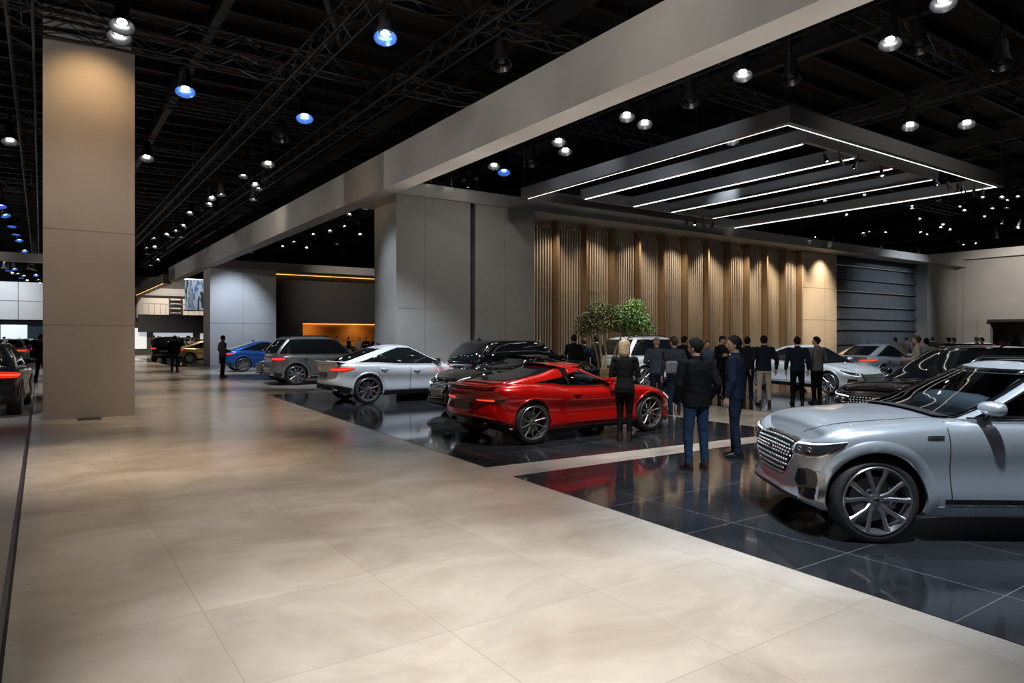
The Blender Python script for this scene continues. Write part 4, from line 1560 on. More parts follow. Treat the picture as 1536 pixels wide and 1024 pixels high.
CROSS = dict(
    name='crossover', R=.372, tyre=.27, fa=1.46, ra=-1.44, arch=.42, archw=.04,
    plan=[(2.34, 0), (2.32, .36), (2.22, .64), (2.0, .84), (1.72, .925), (1.46, .945), (.9, .925), (0, .915), (-.8, .93), (-1.44, .955), (-1.85, .925), (-2.15, .80), (-2.3, .58), (-2.37, .3), (-2.39, 0)],
    ztop=[(-2.39, 1.03), (-2.2, 1.055), (-1.8, 1.06), (-1.2, 1.05), (-.4, 1.0), (.4, .985), (.9, .98), (1.4, .94), (1.8, .87), (2.1, .80), (2.34, .70)],
    zb=[(-2.39, .35), (-2.0, .27), (-1.2, .205), (1.2, .20), (1.9, .205), (2.34, .25)],
    pf=PF_SUV, pr=[(0, .20), (.08, .10), (.16, .035), (.28, .0), (.40, .01), (.52, .06), (.66, .075), (.78, .07), (.88, .045), (.95, .03), (1, .07)], ps=PS_SUV,
    crown=[(-2.4, .0), (-1.8, .02), (.8, .05), (1.6, .07), (2.34, .01)],
    doors=[(.80, -.22), (-.24, -1.18)], sill=.35, skirt=.12, sillchrome=None,
    XF=[(0, 1.10), (.3, .78), (.6, .46), (.85, .19), (1, -.02)], XR=[(0, -2.22), (.15, -2.0), (.35, -1.78), (.6, -1.46), (.8, -1.16), (.92, -.96), (1, -.80)],
    WG=[(0, .83), (.3, .775), (.6, .70), (.85, .62), (.94, .58), (1, .50)], zroof=[(-1.9, 1.38), (-1.2, 1.46), (-.5, 1.50), (0, 1.49), (.5, 1.43)],
    taper=[(-2.3, .84), (-1.4, .96), (-.6, 1), (1.3, 1)],
    bowf=.26, bowr=.26, pillars=[-.22, -1.0], dlo=(.08, .86), rcor=.6, rear_in=.38, fcor=1.15, rwt=(.12, .86), rww=.80, mirror_back=.12, aerial=-.75, mirmat=M_TRIMB,
    front=[('grille_frame', [[(-.44, .70), (0, .71), (.44, .70)], [(-.48, .56), (0, .56), (.48, .56)], [(-.34, .40), (0, .395), (.34, .40)]], M_CHR, False, .008),
           ('grille', [[(-.41, .685), (0, .69), (.41, .685)], [(-.45, .56), (0, .56), (.45, .56)], [(-.32, .415), (0, .41), (.32, .415)]], M_GRILLE, False, .014),
           ('bumper_intake', [[(.62, .50), (.88, .50)], [(.58, .34), (.92, .33)]], M_PLAST, True, .007)],
    head=[[(.54, .70), (.75, .725), (1.12, .79)], [(.54, .615), (.75, .625), (1.10, .755)]],
    rear=[('rear_diffuser', [[(0, .50), (.5, .50), (.85, .49), (1.15, .42)], [(0, .36), (.5, .34), (.85, .31), (1.1, .28)]], M_PLAST, False, .012)],
    tail=[[(.46, .925), (.75, .94), (1.05, .95), (1.22, .945)], [(.50, .865), (.75, .86), (1.0, .87), (1.2, .925)]],
    plate=.74, exhaust=[.60], spoiler=(-2.37, 1.055, .78, .05), handle_drop=.15, bonnet=(1.05, 2.1, .82))

# tall squared estate body
TALL = dict(SUV)
TALL.update(name='suv', R=.375, arch=.44, ztop=[(-2.28, 1.04), (-2.1, 1.09), (-1.6, 1.10), (-.8, 1.09), (.2, 1.08), (.8, 1.08), (1.2, 1.06), (1.6, 1.02), (1.8, .97), (1.9, .92), (1.99, .85)],
            XF=[(0, .98), (.25, .78), (.5, .58), (.75, .38), (.9, .24), (1, .06)], XR=[(0, -2.18), (.35, -2.07), (.7, -1.89), (.9, -1.77), (1, -1.63)],
            zroof=[(-2.2, 1.66), (-1.7, 1.71), (-1.0, 1.73), (-.4, 1.73), (.2, 1.70), (.5, 1.64)], WG=[(0, .85), (.3, .82), (.6, .77), (.85, .715), (.94, .67), (1, .60)],
            tail=[[(.52, 1.0), (.8, 1.0), (1.0, .99), (1.12, .97)], [(.56, .90), (.8, .89), (1.0, .90), (1.10, .915)]],
            rails=(-.1, -1.65), pillars=[-.24, -1.28], rear_rake=.04)
SEDAN = dict(CROSS)
SEDAN.update(name='car', R=.345, arch=.39, ztop=[(z[0], z[1] - .075) for z in CROSS['ztop']], zroof=[(z[0], z[1] - .05) for z in CROSS['zroof']], zb=[(z[0], z[1] - .03) for z in CROSS['zb']],
             mirmat=None, chrome_dlo=True, spoiler=(-2.37, .975, .7, .02))
SEDAN['tail'] = [[(a, z - .06) for a, z in c] for c in CROSS['tail']]
SEDAN['head'] = [[(a, z - .04) for a, z in c] for c in CROSS['head']]
LOWB = dict(COUPE)
LOWB.update(name='sports_car', ztop=[(z[0], z[1] + (.14 if z[0] > .6 else .06)) for z in COUPE['ztop']], zroof=[(z[0], z[1] + .03) for z in COUPE['zroof']],
            head=[[(.50, .765), (.75, .80), (1.05, .86)], [(.50, .665), (.75, .67), (1.0, .73)]], spoiler=None, roof_panel=None, fplate=.52, drl=M_DRL, topbar=True,
            front=[('grille_frame', [[(-.34, .70), (0, .715), (.34, .70)], [(-.40, .58), (0, .58), (.40, .58)], [(-.26, .46), (0, .455), (.26, .46)]], M_TRIMB, False, .008),
                   ('grille', [[(-.31, .685), (0, .695), (.31, .685)], [(-.37, .58), (0, .58), (.37, .58)], [(-.24, .475), (0, .47), (.24, .475)]], M_GRILLE, False, .014),
                   ('bumper_intake', [[(-.55, .34), (0, .345), (.55, .34)], [(-.6, .24), (0, .24), (.6, .24)]], M_PLAST, False, .006),
                   ('bumper_blade', [[(.62, .40), (.85, .42), (1.05, .43)], [(.62, .37), (.85, .395), (1.0, .41)]], M_CHR, True, .014)])
del LOWB['spoiler'], LOWB['roof_panel']


def car_at(pt, ax, side, P, heading):
    """Origin and rotation so that the tyre (axle x, side +1 left / -1 right) stands at pt; heading in degrees clockwise from +Y."""
    h = math.radians(heading)
    d = Vector((math.sin(h), math.cos(h), 0))
    left = Vector((-d.y, d.x, 0))
    low_w = max(p[1] for p in P['plan']) - .03
    o = Vector((pt[0], pt[1], 0)) - d * ax - left * low_w * side
    z = .006
    return (o.x, o.y, z), math.atan2(d.y, d.x)


HD = math.degrees(math.atan2(SN, CS))       # camera heading, degrees clockwise from +Y
# (the display cars mostly face +X, i.e. heading 90)
loc, rz = car_at(at(1317, 817), SUV['fa'], 1, SUV, HD - 90 + 2)
SUV1 = dict(SUV, mirror_back=-.01, mirrors=(1,), skirtmat=P_SILVER, sillchrome=.335, N=150, archw=.085, zroof=[(z[0], z[1] - .115) for z in SUV['zroof']], fender_badge=True, seath=.16, chrome_dlo=True, roof_panel=(-.25, -1.45), belt_chrome=True)
make_car(SUV1, P_SILVER, 'large silver suv cut by the picture edge with grille and headlamp in view', loc, rz, see=True)
loc, rz = car_at(at(801, 667), COUPE['ra'], -1, COUPE, 90)
make_car(COUPE, P_RED, 'glossy red sports coupe with fastback tail and dark alloy wheels', loc, rz, see=True, rim=M_RIMD, style='star', cal=True, chrome=False, name='sports_car')
CROSSW = dict(CROSS, mirmat=M_TRIMB)
loc, rz = car_at(at(553, 606), CROSS['ra'], -1, CROSS, 90)
make_car(CROSSW, P_WHITE, 'pearl white fastback crossover with red tail lamp behind the black cars', loc, rz, rim=M_RIMD, style='star', cal=True, chrome=False)
loc, rz = car_at((7.3 + 2.30, 12.65), 0, 1, LOWB, 270)
make_car(LOWB, P_BLACK, 'black low car facing the aisle with lit headlamp behind the red coupe', loc, rz, style='star')
loc, rz = car_at((11.25, 14.75), 0, -1, TALL, 90)
make_car(dict(TALL, rails=None, zroof=[(z[0], z[1] - .09) for z in TALL['zroof']]), P_BLACK, 'tall black suv with its back to the aisle between black low car and white crossover', loc, rz)
loc, rz = car_at(at(445, 577.6), TALL['ra'], -1, TALL, 90)
make_car(TALL, P_GREY, 'grey metallic suv with roof rails parked before the dark recess', loc, rz)
loc, rz = car_at((7.3 + 2.3, 27.9), 0, 1, SEDAN, 270)
make_car(SEDAN, P_BLACK, 'black car facing the aisle squeezed between the grey suv and the blue car', loc, rz)
loc, rz = car_at(at(365.4, 557.8), CROSS['ra'], -1, CROSS, 90)
make_car(CROSS, P_BLUE, 'bright blue fastback car in front of the white pier', loc, rz, rim=M_RIM)
SEDW = dict(SEDAN)
loc, rz = car_at(at(1242, 592), SEDAN['fa'], -1, SEDAN, HD + 90 + 68)
make_car(SEDW, P_WHITE, 'white saloon showing grille and headlamp behind the group of standing men', loc, rz)
loc, rz = car_at(at(968, 584), TALL['ra'], -1, TALL, 90)
make_car(TALL, P_WHITE, 'white suv with its tail to the trees behind the blonde woman', loc, rz)
loc, rz = car_at((27.9, 13.4), 0, -1, SEDAN, 90)
make_car(SEDAN, P_SILVER, 'silver car with red tail lamp in front of the louvred wall', loc, rz)
BLKR = dict(SUV, chrome_dlo=False, zroof=[(z[0], z[1] - .04) for z in SUV['zroof']])
loc, rz = car_at((12.3, 4.25), 0, 1, SUV, HD - 90 - 24)
make_car(BLKR, P_BLACK, 'black suv directly behind the large silver suv', loc, rz)
loc, rz = car_at((38.0, 13.6), 0, 1, SEDAN, 235)
make_car(SEDAN, P_WHITE, 'white car far off before the lobby opening in the end wall', loc, rz)
loc, rz = car_at(at(33, 621), SUV['ra'], -1, SUV, 3)
make_car(dict(SUV, tail=[[(.42, .985), (.7, .985), (.98, .97), (1.16, .95)], [(.42, .86), (.7, .85), (.95, .85), (1.14, .88)]]), P_GRAPH, 'graphite suv with lit red tail lamp beyond the steel floor strip', loc, rz, style='star')
loc, rz = car_at(at(40, 547), SUV['ra'], -1, SUV, 2)
make_car(SUV, P_SILVER, 'silver suv with red tail lamp parked ahead of the graphite suv', loc, rz)
# far cars at the end of the aisle
loc, rz = car_at((9.6, 49.5), 0, -1, SEDAN, 90)
make_car(SEDAN, P_GOLD, 'golden lit car half hidden behind the white pier', loc, rz)
loc, rz = car_at((6.9, 55.0), 0, 1, TALL, 20)
make_car(TALL, P_BLACK, 'black suv with red tail lamps at the far end of the aisle', loc, rz)
loc, rz = car_at((3.6, 66.0), 0, 1, SEDAN, 60)
make_car(SEDAN, P_SILVER, 'small pale car among the distant crowd past the column', loc, rz)
loc, rz = car_at((-5.6, 50.0), 0, 1, SEDAN, 10)
make_car(SEDAN, P_WHITE, 'pale car far down the row beyond the silver suv', loc, rz)
loc, rz = car_at((-9.5, 56.0), 0, 1, SEDAN, 10)
make_car(SEDAN, P_WHITE, 'pale car at the far storefront with people around it', loc, rz)
loc, rz = car_at((.2, 60.5), 0, -1, SUV, 5)
make_car(SUV, P_GRAPH, 'dark car with red tail lamp just beside the column edge far off', loc, rz)
# ------------------------------------------------------------------ people
from mathutils import noise as mnoise
M_SKIN = mat('skin', (.50, .30, .21), .5)
M_SKIND = mat('skin_deep', (.24, .135, .09), .5)
M_HAIRK = mat('hair_black', (.008, .007, .006), .7, spec=.2, bump=(70, .8, .02))
M_HAIRG = mat('hair_grey', (.20, .20, .20), .6, bump=(90, .5, .01))
M_HAIRB = mat('hair_blonde', (.44, .32, .19), .5, bump=(60, 1.0, .03), noise=(14, .35))
M_HAIRN = mat('hair_brown', (.035, .021, .013), .65, bump=(90, .5, .01))


def cloth(name, col, rough=.85):
    return mat('cloth_' + name, col, rough, spec=.15, noise=(9, .16), bump=(7, .55, .035))


C_BLACK = cloth('black', (.0055, .0055, .0065))
C_CHAR = cloth('charcoal', (.022, .022, .025))
C_NAVY = cloth('navy', (.010, .017, .032))
C_DNAVY = cloth('dark_navy', (.009, .013, .024))
C_DENIM = cloth('denim', (.016, .036, .072))
C_DDENIM = cloth('dark_denim', (.011, .020, .038))
C_BEIGE = cloth('beige', (.42, .37, .31))
C_GREY = cloth('grey', (.13, .13, .135))
C_LGREY = cloth('pale_grey', (.30, .30, .31))
C_BLUEG = cloth('blue_grey', (.055, .080, .115))
C_SLATE = cloth('slate', (.034, .044, .060))
C_RED = cloth('red', (.30, .03, .03))
M_SHOE = mat('shoe_black', (.012, .011, .011), .4)
M_SHOEB = mat('shoe_brown', (.035, .022, .016), .4)
M_SOLE = mat('shoe_sole', (.25, .25, .25), .6)


def solid(mb, voxel, smooth_it=3, folds=0.0):
    """Union of overlapping closed shapes as one continuous smooth surface."""
    me = mb.mesh('tmp', None)
    ob = bpy.data.objects.new('tmp', me)
    TMP.collection.objects.link(ob)
    r = ob.modifiers.new('r', 'REMESH')
    r.mode = 'VOXEL'
    r.voxel_size = voxel
    r.use_smooth_shade = True
    s = ob.modifiers.new('s', 'SMOOTH')
    s.factor = .5
    s.iterations = smooth_it
    new = evaluated(ob)
    bpy.data.objects.remove(ob)
    bpy.data.meshes.remove(me)
    if folds and voxel < .02:
        nrm = [v.normal.copy() for v in new.vertices]
        cos = [v.co.copy() for v in new.vertices]
        res = []
        for c, vn in zip(cos, nrm):
            w = 1 + .8 * max(0, 1 - abs(c.z - 1.13) / .14) + .8 * max(0, 1 - abs(c.z - .49) / .12) + .9 * max(0, 1 - abs(c.z - .14) / .10)
            n1 = mnoise.noise(Vector((c.x * 7, c.y * 7, c.z * 17 + c.x * 6)))
            n2 = mnoise.noise(Vector((c.x * 16 + 9, c.y * 16, c.z * 34 - c.x * 14)))
            res += list(c + vn * (folds * w * (n1 + .5 * n2)))
        new.vertices.foreach_set('co', res)
        new.update()
    new.polygons.foreach_set('use_smooth', [True] * len(new.polygons))
    return new


def head_pts(nu=28, nv=20, k=1.0):
    rows = []
    for i in range(nv + 1):
        a = PI * i / nv
        row = []
        for j in range(nu):
            t = 2 * PI * j / nu
            ux, uy, uz = math.sin(a) * math.sin(t), math.sin(a) * math.cos(t), math.cos(a)
            x, y, z = ux * .076, uy * .097, uz * .118
            if z < 0:                                    # jaw and nape
                f = -z / .118
                x *= 1 - .30 * f ** 1.6
                y *= (1 - .10 * f) if y > 0 else (1 - .45 * f)
                if y > 0:
                    y += .012 * f
            if y < 0 and z > -.03:
                y *= 1.06
            if y > .03:                                  # face
                g = lambda cx, cz, s, h: h * math.exp(-((x - cx) ** 2 + (z - cz) ** 2) / (s * s))
                y += g(0, -.028, .016, .024) + g(0, -.012, .012, .010) + g(0, .012, .012, .004)
                y += g(.030, .004, .015, -.010) + g(-.030, .004, .015, -.010)
                y += g(.028, .024, .020, .005) + g(-.028, .024, .020, .005)
                y += g(.012, -.060, .014, .006) + g(-.012, -.060, .014, .006) + g(0, -.098, .02, .008)
            row.append(Vector((x * k, y * k, z * k)))
        rows.append(row)
    return rows


def sphere_faces(mb, rows):
    n = len(rows[0])
    mb.grid([r + [r[0]] for r in rows])


def add_head(mb, c, yaw):
    h = MB()
    sphere_faces(h, head_pts())
    for sg in (1, -1):
        h.ball((sg * .078, -.006, -.006), (.011, .022, .034), 10, 8)
        h.ball((sg * .078, .000, -.028), (.009, .013, .014), 8, 6)
    h.xf(Matrix.Translation(c) @ Matrix.Rotation(yaw, 4, 'Z'))
    mb.add(h.v, h.f)


def add_eyes(c, yaw):
    h = MB()
    for sg in (1, -1):
        h.ball((sg * .030, .080, .004), (.012, .010, .007), 10, 6)
    h.xf(Matrix.Translation(c) @ Matrix.Rotation(yaw, 4, 'Z'))
    return h


def hair_mesh(c, yaw, kind):
    mb = MB()
    rows = head_pts(36, 26)
    n = len(rows[0])
    idx = {}
    def keep(p):
        if kind == 'bald':
            return p.z > .02 and p.y < .06
        f = p.y / .1
        line = .070 if f > .72 else (lerp(.012, .070, (f - .25) / .47) if f > .25 else (lerp(-.080, .006, (f + .35) / .6) if f > -.35 else -.088))
        return p.z > line
    vs = []
    for r in rows:
        for p in r:
            thick = .014 if kind != 'bald' else .006
            k = min(1, max(.02, (p.z + .085) / .13))
            q = p.normalized()
            vs.append(p + q * (.004 + thick * k * (1.15 if p.z > .05 else 1)))
    fs = []
    for i in range(len(rows) - 1):
        for j in range(n):
            j2 = (j + 1) % n
            if all(keep(rows[a][b]) for a, b in ((i, j), (i, j2), (i + 1, j2), (i + 1, j))):
                fs.append((i * n + j, i * n + j2, (i + 1) * n + j2, (i + 1) * n + j))
    mb.add(vs, fs)
    if kind == 'bob':
        mb = MB()
        secs = [(0, -.02, 1.762, .012, .014), (0, -.02, 1.757, .042, .05), (0, -.02, 1.742, .068, .082), (0, -.024, 1.715, .090, .104), (0, -.028, 1.675, .101, .112),
                (0, -.030, 1.63, .104, .112), (0, -.034, 1.58, .105, .106), (0, -.042, 1.535, .106, .094), (0, -.052, 1.495, .098, .078), (0, -.06, 1.465, .080, .058), (0, -.062, 1.45, .060, .04)]
        o = MB().loft(secs, 32)
        keepf = []
        for f in o.f:
            cc = sum((Vector(o.v[i]) for i in f), Vector()) / len(f)
            if cc.z < 1.70 and cc.y > .035 and abs(cc.x) < .092:
                continue
            keepf.append(f)
        mb.add([(x * (1 + .03 * math.sin(math.atan2(y + .03, x) * 9)), y * (1 + .02 * math.sin(math.atan2(y + .03, x) * 11)), z - 1.632) for x, y, z in o.v], keepf)
    if kind == 'cap':
        mb.loft([(0, .0, .045, .088, .108), (0, 0, .08, .086, .104), (0, 0, .115, .066, .08), (0, 0, .135, .02, .03)], 20)
        mb.loft([(0, .10, .046, .07, .07), (0, .10, .056, .068, .068)], 16)
    mb.xf(Matrix.Translation(c) @ Matrix.Rotation(yaw, 4, 'Z'))
    return mb


def add_hand(mb, w, d, fwd, inn, curl=.5, sc=1.0, n=6):
    """Hand from wrist w along d; fwd = thumb side; inn = palm normal (towards which fingers close)."""
    d, fwd, inn = d.normalized(), fwd.normalized(), inn.normalized()
    S = sc
    # palm: a tapered flat block of rings
    rings = [(0.0, .026, .019), (.03, .033, .018), (.065, .041, .016), (.092, .040, .012), (.098, .036, .007)]
    vs, fs = [], []
    m = 12
    for (a, rw, rt) in rings:
        for j in range(m):
            t = 2 * PI * j / m
            c, s = math.cos(t), math.sin(t)
            vs.append(w + (d * a + fwd * (rw * math.copysign(abs(c) ** .8, c)) + inn * (rt * math.copysign(abs(s) ** .8, s))) * S)
    for i in range(len(rings) - 1):
        for j in range(m):
            j2 = (j + 1) % m
            fs.append((i * m + j, i * m + j2, (i + 1) * m + j2, (i + 1) * m + j))
    fs += [tuple(range(m - 1, -1, -1)), tuple((len(rings) - 1) * m + j for j in range(m))]
    mb.add(vs, fs)
    for off, L, cu in ((.030, .070, .8), (.010, .080, .95), (-.010, .075, 1.05), (-.029, .058, 1.2)):
        p = w + (d * .092 + fwd * off) * S
        pts = [p - d * .012 * S, p]
        dirv = d.copy()
        ang = curl * cu * .45
        for seg in (.45, .31, .24):
            dirv = (Matrix.Rotation(ang, 3, d.cross(inn).normalized()) @ dirv).normalized()
            pts.append(pts[-1] + dirv * L * seg * S)
            ang = curl * cu * .75
        mb.tube(pts, [.0095 * S, .0095 * S, .0088 * S, .0080 * S, .0058 * S], n, up=fwd)
    p0 = w + (d * .022 + fwd * .022) * S
    p1 = w + (d * .052 + fwd * .050 + inn * .010) * S
    p2 = w + (d * .082 + fwd * .058 + inn * .022) * S
    p3 = w + (d * .104 + fwd * .056 + inn * .030) * S
    mb.tube([p0, p1, p2, p3], [.013 * S, .011 * S, .0095 * S, .006 * S], n, up=inn)


POSES = {
    # per side (+1 right, -1 left): elbow, wrist, hand direction, thumb side, palm side
    'down': lambda s: (Vector((s * .275, -.03, 1.13)), Vector((s * .285, .045, .885)), Vector((s * .02, .12, -1)), Vector((-s * .15, 1, .1)), Vector((-s, 0, 0))),
    'out': lambda s: (Vector((s * .31, -.05, 1.14)), Vector((s * .33, .05, .90)), Vector((s * .02, .15, -1)), Vector((-s * .2, 1, .1)), Vector((-s, -.1, 0))),
    'pocket': lambda s: (Vector((s * .285, -.10, 1.13)), Vector((s * .215, .05, .92)), Vector((-s * .25, .25, -1)), Vector((-s * .2, 1, .1)), Vector((-s, 0, 0))),
    'front': lambda s: (Vector((s * .285, -.04, 1.14)), Vector((s * .13, .25, 1.08)), Vector((-s * .55, .75, .1)), Vector((-s * .1, .1, 1)), Vector((-s * .7, -.6, 0))),
    'phone': lambda s: (Vector((s * .265, -.02, 1.13)), Vector((s * .17, .25, 1.15)), Vector((-s * .3, .8, .35)), Vector((-s * .6, 0, .7)), Vector((-s * .4, -.2, .8))),
    'behind': lambda s: (Vector((s * .30, -.11, 1.14)), Vector((s * .09, -.20, .98)), Vector((-s * .8, -.1, -.4)), Vector((0, .1, 1)), Vector((0, 1, 0))),
    'crossed': lambda s: (Vector((s * .275, .02, 1.15)), Vector((-s * .02, .22, 1.20)), Vector((-s * 1, .02, .05)), Vector((0, .1, 1)), Vector((0, -1, 0))),
}


def figure(pose, o):
    """Meshes of a standing figure 1.75 m tall facing +Y: dict of part -> mesh."""
    vox = o.get('voxel', .02)
    wf = o.get('female', False)
    sw = .178 if wf else .195             # shoulder joint offset
    bk = o.get('bulk', 1.0)
    st = o.get('stance', .10)
    tw = o.get('step', (0.0, 0.0))
    out = {}
    ar = {}
    for s in (1, -1):
        ps = pose if isinstance(pose, str) else pose[0 if s == 1 else 1]
        ar[s] = POSES[ps](s)
        if wf:
            ar[s] = tuple(Vector((v.x * .90, v.y, v.z)) if i < 2 else v for i, v in enumerate(ar[s]))
    sh = {s: Vector((s * sw, -.005, 1.425)) for s in (1, -1)}
    # ---- body, one continuous surface
    b = MB()
    b.loft([(0, 0, .86, .10, .08), (0, 0, .95, .145, .10), (0, 0, 1.08, .125, .09), (0, 0, 1.28, .15, .10), (0, -.005, 1.40, .15, .085), (0, -.01, 1.455, .085, .065), (0, -.005, 1.50, .055, .056), (0, .003, 1.56, .052, .054)], 18)
    for s in (1, -1):
        E, Wr = ar[s][0], ar[s][1]
        b.tube([sh[s] - Vector((s * .05, 0, .0)), sh[s], sh[s].lerp(E, .5), E, E.lerp(Wr, .4), Wr, Wr + ar[s][2].normalized() * .02], [.04, .045, .043, .036, .036, .026, .024], 10)
        hip = Vector((s * .085, 0, .90))
        kn = Vector((s * (st * .92), .015 + tw[0 if s == 1 else 1] * .5, .49))
        an = Vector((s * st, -.015 + tw[0 if s == 1 else 1], .085))
        b.tube([hip, hip.lerp(kn, .5), kn, kn.lerp(an, .35), an, an + Vector((s * .02, .08, -.045))], [.078, .070, .052, .050, .036, .03], 10)
    body = solid(b, max(vox, .014), 3)
    if not o.get('headless'):
        x = MB()
        hc = Vector((0, .018, 1.632))
        add_head(x, hc, o.get('yaw', 0))
        for s in (1, -1):
            add_hand(x, ar[s][1] + ar[s][2].normalized() * .01, ar[s][2], ar[s][3], ar[s][4], o.get('curl', .6), 1.0 if not wf else .9, 6 if vox < .02 else 5)
        x.add([v.co for v in body.vertices], [tuple(p.vertices) for p in body.polygons])
        out['person_body'] = x.mesh('person_body', M_SKIN, 60, fix=False)
    e = add_eyes(hc, o.get('yaw', 0))
    out['eyes'] = e.mesh('eyes', mat('eye_dark', (.02, .015, .012), .2), 60)
    # ---- hair
    out['hair'] = hair_mesh(hc, o.get('yaw', 0), o.get('hair', 'short')).mesh('hair', M_HAIRK, 70)
    # ---- jacket
    j = MB()
    hem = o.get('hem', .86)
    if wf:
        tor = [(0, -.01, hem, .178, .135), (0, -.012, .93, .178, .135), (0, -.008, 1.00, .158, .118), (0, 0, 1.10, .138, .105), (0, .005, 1.22, .155, .118), (0, .004, 1.32, .168, .118), (0, -.005, 1.405, .160, .100), (0, -.01, 1.45, .10, .078), (0, -.008, 1.482, .068, .066)]
    else:
        tor = [(0, 0, hem, .186 * bk, .137 * bk), (0, -.003, hem + .03, .188 * bk, .137 * bk), (0, 0, 1.02, .178 * bk, .13 * bk), (0, 0, 1.12, .176 * bk, .126 * bk), (0, 0, 1.24, .194, .130), (0, -.003, 1.34, .205, .127), (0, -.008, 1.41, .190, .106), (0, -.012, 1.455, .118, .084), (0, -.012, 1.485, .080, .074), (0, -.008, 1.515, .071, .068)]
    j.loft(tor, 26, 2.3)
    for s in (1, -1):
        E, Wr = ar[s][0], ar[s][1]
        a = [.074, .078, .068, .060, .055, .046, .044] if not wf else [.062, .064, .055, .049, .045, .039, .037]
        if o.get('loose'):
            a = [q * 1.08 for q in a]
        j.tube([sh[s] - Vector((s * .06, 0, .01)), sh[s] + Vector((0, 0, -.012)), sh[s].lerp(E, .5), E, E.lerp(Wr, .45), Wr.lerp(E, .06), Wr.lerp(E, .02)], a, 14)
        j.ball(sh[s] + Vector((-s * .012, 0, -.012)), (.072, .076, .062), 12, 9)
    out['jacket'] = solid(j, vox * .8, 3, .0045 if not wf else .003)
    # ---- trousers
    t = MB()
    t.loft([(0, -.005, .80, .164, .110), (0, -.008, .87, .166, .120), (0, -.004, .95, .160, .112), (0, 0, 1.03, .150, .105)], 22, 2.4)
    for s in (1, -1):
        sp = tw[0 if s == 1 else 1]
        hip = Vector((s * .088, -.006, .87))
        kn = Vector((s * (st * .93), .012 + sp * .5, .49))
        an = Vector((s * st, -.02 + sp, .09))
        k = .9 if wf else 1.0
        t.tube([hip + Vector((0, 0, .06)), hip - Vector((0, 0, .03)), hip.lerp(kn, .4), hip.lerp(kn, .75), kn, kn.lerp(an, .3), kn.lerp(an, .7), an, an - Vector((0, 0, .035))],
               [.088 * k, .096 * k, .088 * k, .075 * k, .067 * k, .066 * k, .057 * k, .055 * k, .056 * k], 16)
    out['trousers'] = solid(t, vox * .8, 3, .005 if not wf else .003)
    # ---- shoes
    for s in (1, -1):
        sp = tw[0 if s == 1 else 1]
        c = Vector((s * st, -.02 + sp, 0))
        toe = math.radians(12) * s
        q = MB()
        n = 14
        for (z, rx, y0, y1) in ((.0, .043, -.085, .185), (.022, .047, -.088, .19), (.045, .044, -.085, .165), (.065, .040, -.080, .10), (.085, .042, -.07, .05), (.12 if not o.get('boots') else .17, .043, -.062, .042)):
            for k in range(n):
                a = 2 * PI * k / n
                yy = math.sin(a)
                y = (y0 + y1) / 2 + yy * (y1 - y0) / 2
                w = rx * math.cos(a) * (1 - .18 * max(0, yy))
                q.v.append((w, y, z))
        for i in range(5):
            for k in range(n):
                k2 = (k + 1) % n
                q.f.append((i * n + k, i * n + k2, (i + 1) * n + k2, (i + 1) * n + k))
        q.f += [tuple(range(n - 1, -1, -1)), tuple(5 * n + k for k in range(n))]
        q.xf(Matrix.Translation(c) @ Matrix.Rotation(-toe, 4, 'Z'))
        out['shoe' if s == 1 else 'shoe_'] = q.mesh('shoe', M_SHOE, 50)
    return out


FIG = {}


def person(label, feet, face, pose='down', H=1.75, top=None, legs=None, hair='short', hairm=None, shoe=None, skin=None, group=None, z=0.0, **o):
    """face: degrees clockwise from the camera's viewing direction (0 = back to us)."""
    key = (str(pose), hair, tuple(sorted((k, str(v)) for k, v in o.items())))
    if key not in FIG:
        FIG[key] = figure(pose, dict(o, hair=hair))
    parts = FIG[key]
    p = feet if isinstance(feet, Vector) else Vector(feet)
    r = thing('person', label, 'person', (p.x, p.y, z), -math.radians(HD + face), group)
    k = H / 1.75
    r.scale = (k * .98, k * .98, k)
    MM = {'person_body': skin or M_SKIN, 'eyes': MATS['eye_dark'], 'hair': hairm or M_HAIRK, 'jacket': top or C_BLACK, 'trousers': legs or C_DDENIM, 'shoe': shoe or M_SHOE}
    for nm, me in parts.items():
        nm = nm.rstrip('_')
        if nm == 'eyes' and o.get('voxel', .02) > .02:
            continue
        if not me.materials:
            me.materials.append(C_BLACK)
        c = link(nm, me, r)
        c.material_slots[0].link = 'OBJECT'
        c.material_slots[0].material = MM[nm]
    return r


F_ = .006        # top of the dark tiles
person('blonde woman in black suit standing with her back turned beside the red coupe', at(937, 662), 12, 'phone', 1.69, C_BLACK, C_BLACK, 'bob', M_HAIRB, M_SHOEB, z=F_, female=True, voxel=.013, stance=.085, boots=True, hem=.84, yaw=-.15)
person('man in black jacket and blue jeans seen from behind on the dark tiles', at(1044, 703), -16, ('pocket', 'down'), 1.72, C_BLACK, C_DENIM, 'short', M_HAIRK, M_SHOEB, z=F_, voxel=.011, stance=.125, hem=.83, bulk=1.03, yaw=.55, loose=True)
person('man in navy jacket in side view standing beside the man in blue jeans', at(1103, 686), -58, 'down', 1.75, C_NAVY, C_DDENIM, 'short', M_HAIRK, M_SHOE, z=F_, voxel=.011, stance=.085, hem=.84, yaw=.35, step=(.05, -.04))
person('man with short grey hair and blue grey sweater beyond the blonde woman', at(985, 613), 8, 'front', 1.73, C_BLUEG, C_DDENIM, 'bald', M_HAIRG, M_SHOE, z=F_, voxel=.016, yaw=-.5)
person('man in slate grey sweater with a patterned bag at his hip', at(1011, 622), -14, ('front', 'down'), 1.74, C_SLATE, C_DDENIM, 'short', M_HAIRN, M_SHOE, z=F_, voxel=.016, yaw=.4)
person('man in dark navy top partly hidden behind the man in navy jacket', at(1121, 602), 4, 'down', 1.74, C_DNAVY, C_DNAVY, 'short', M_HAIRK, M_SHOE, z=F_, voxel=.016)
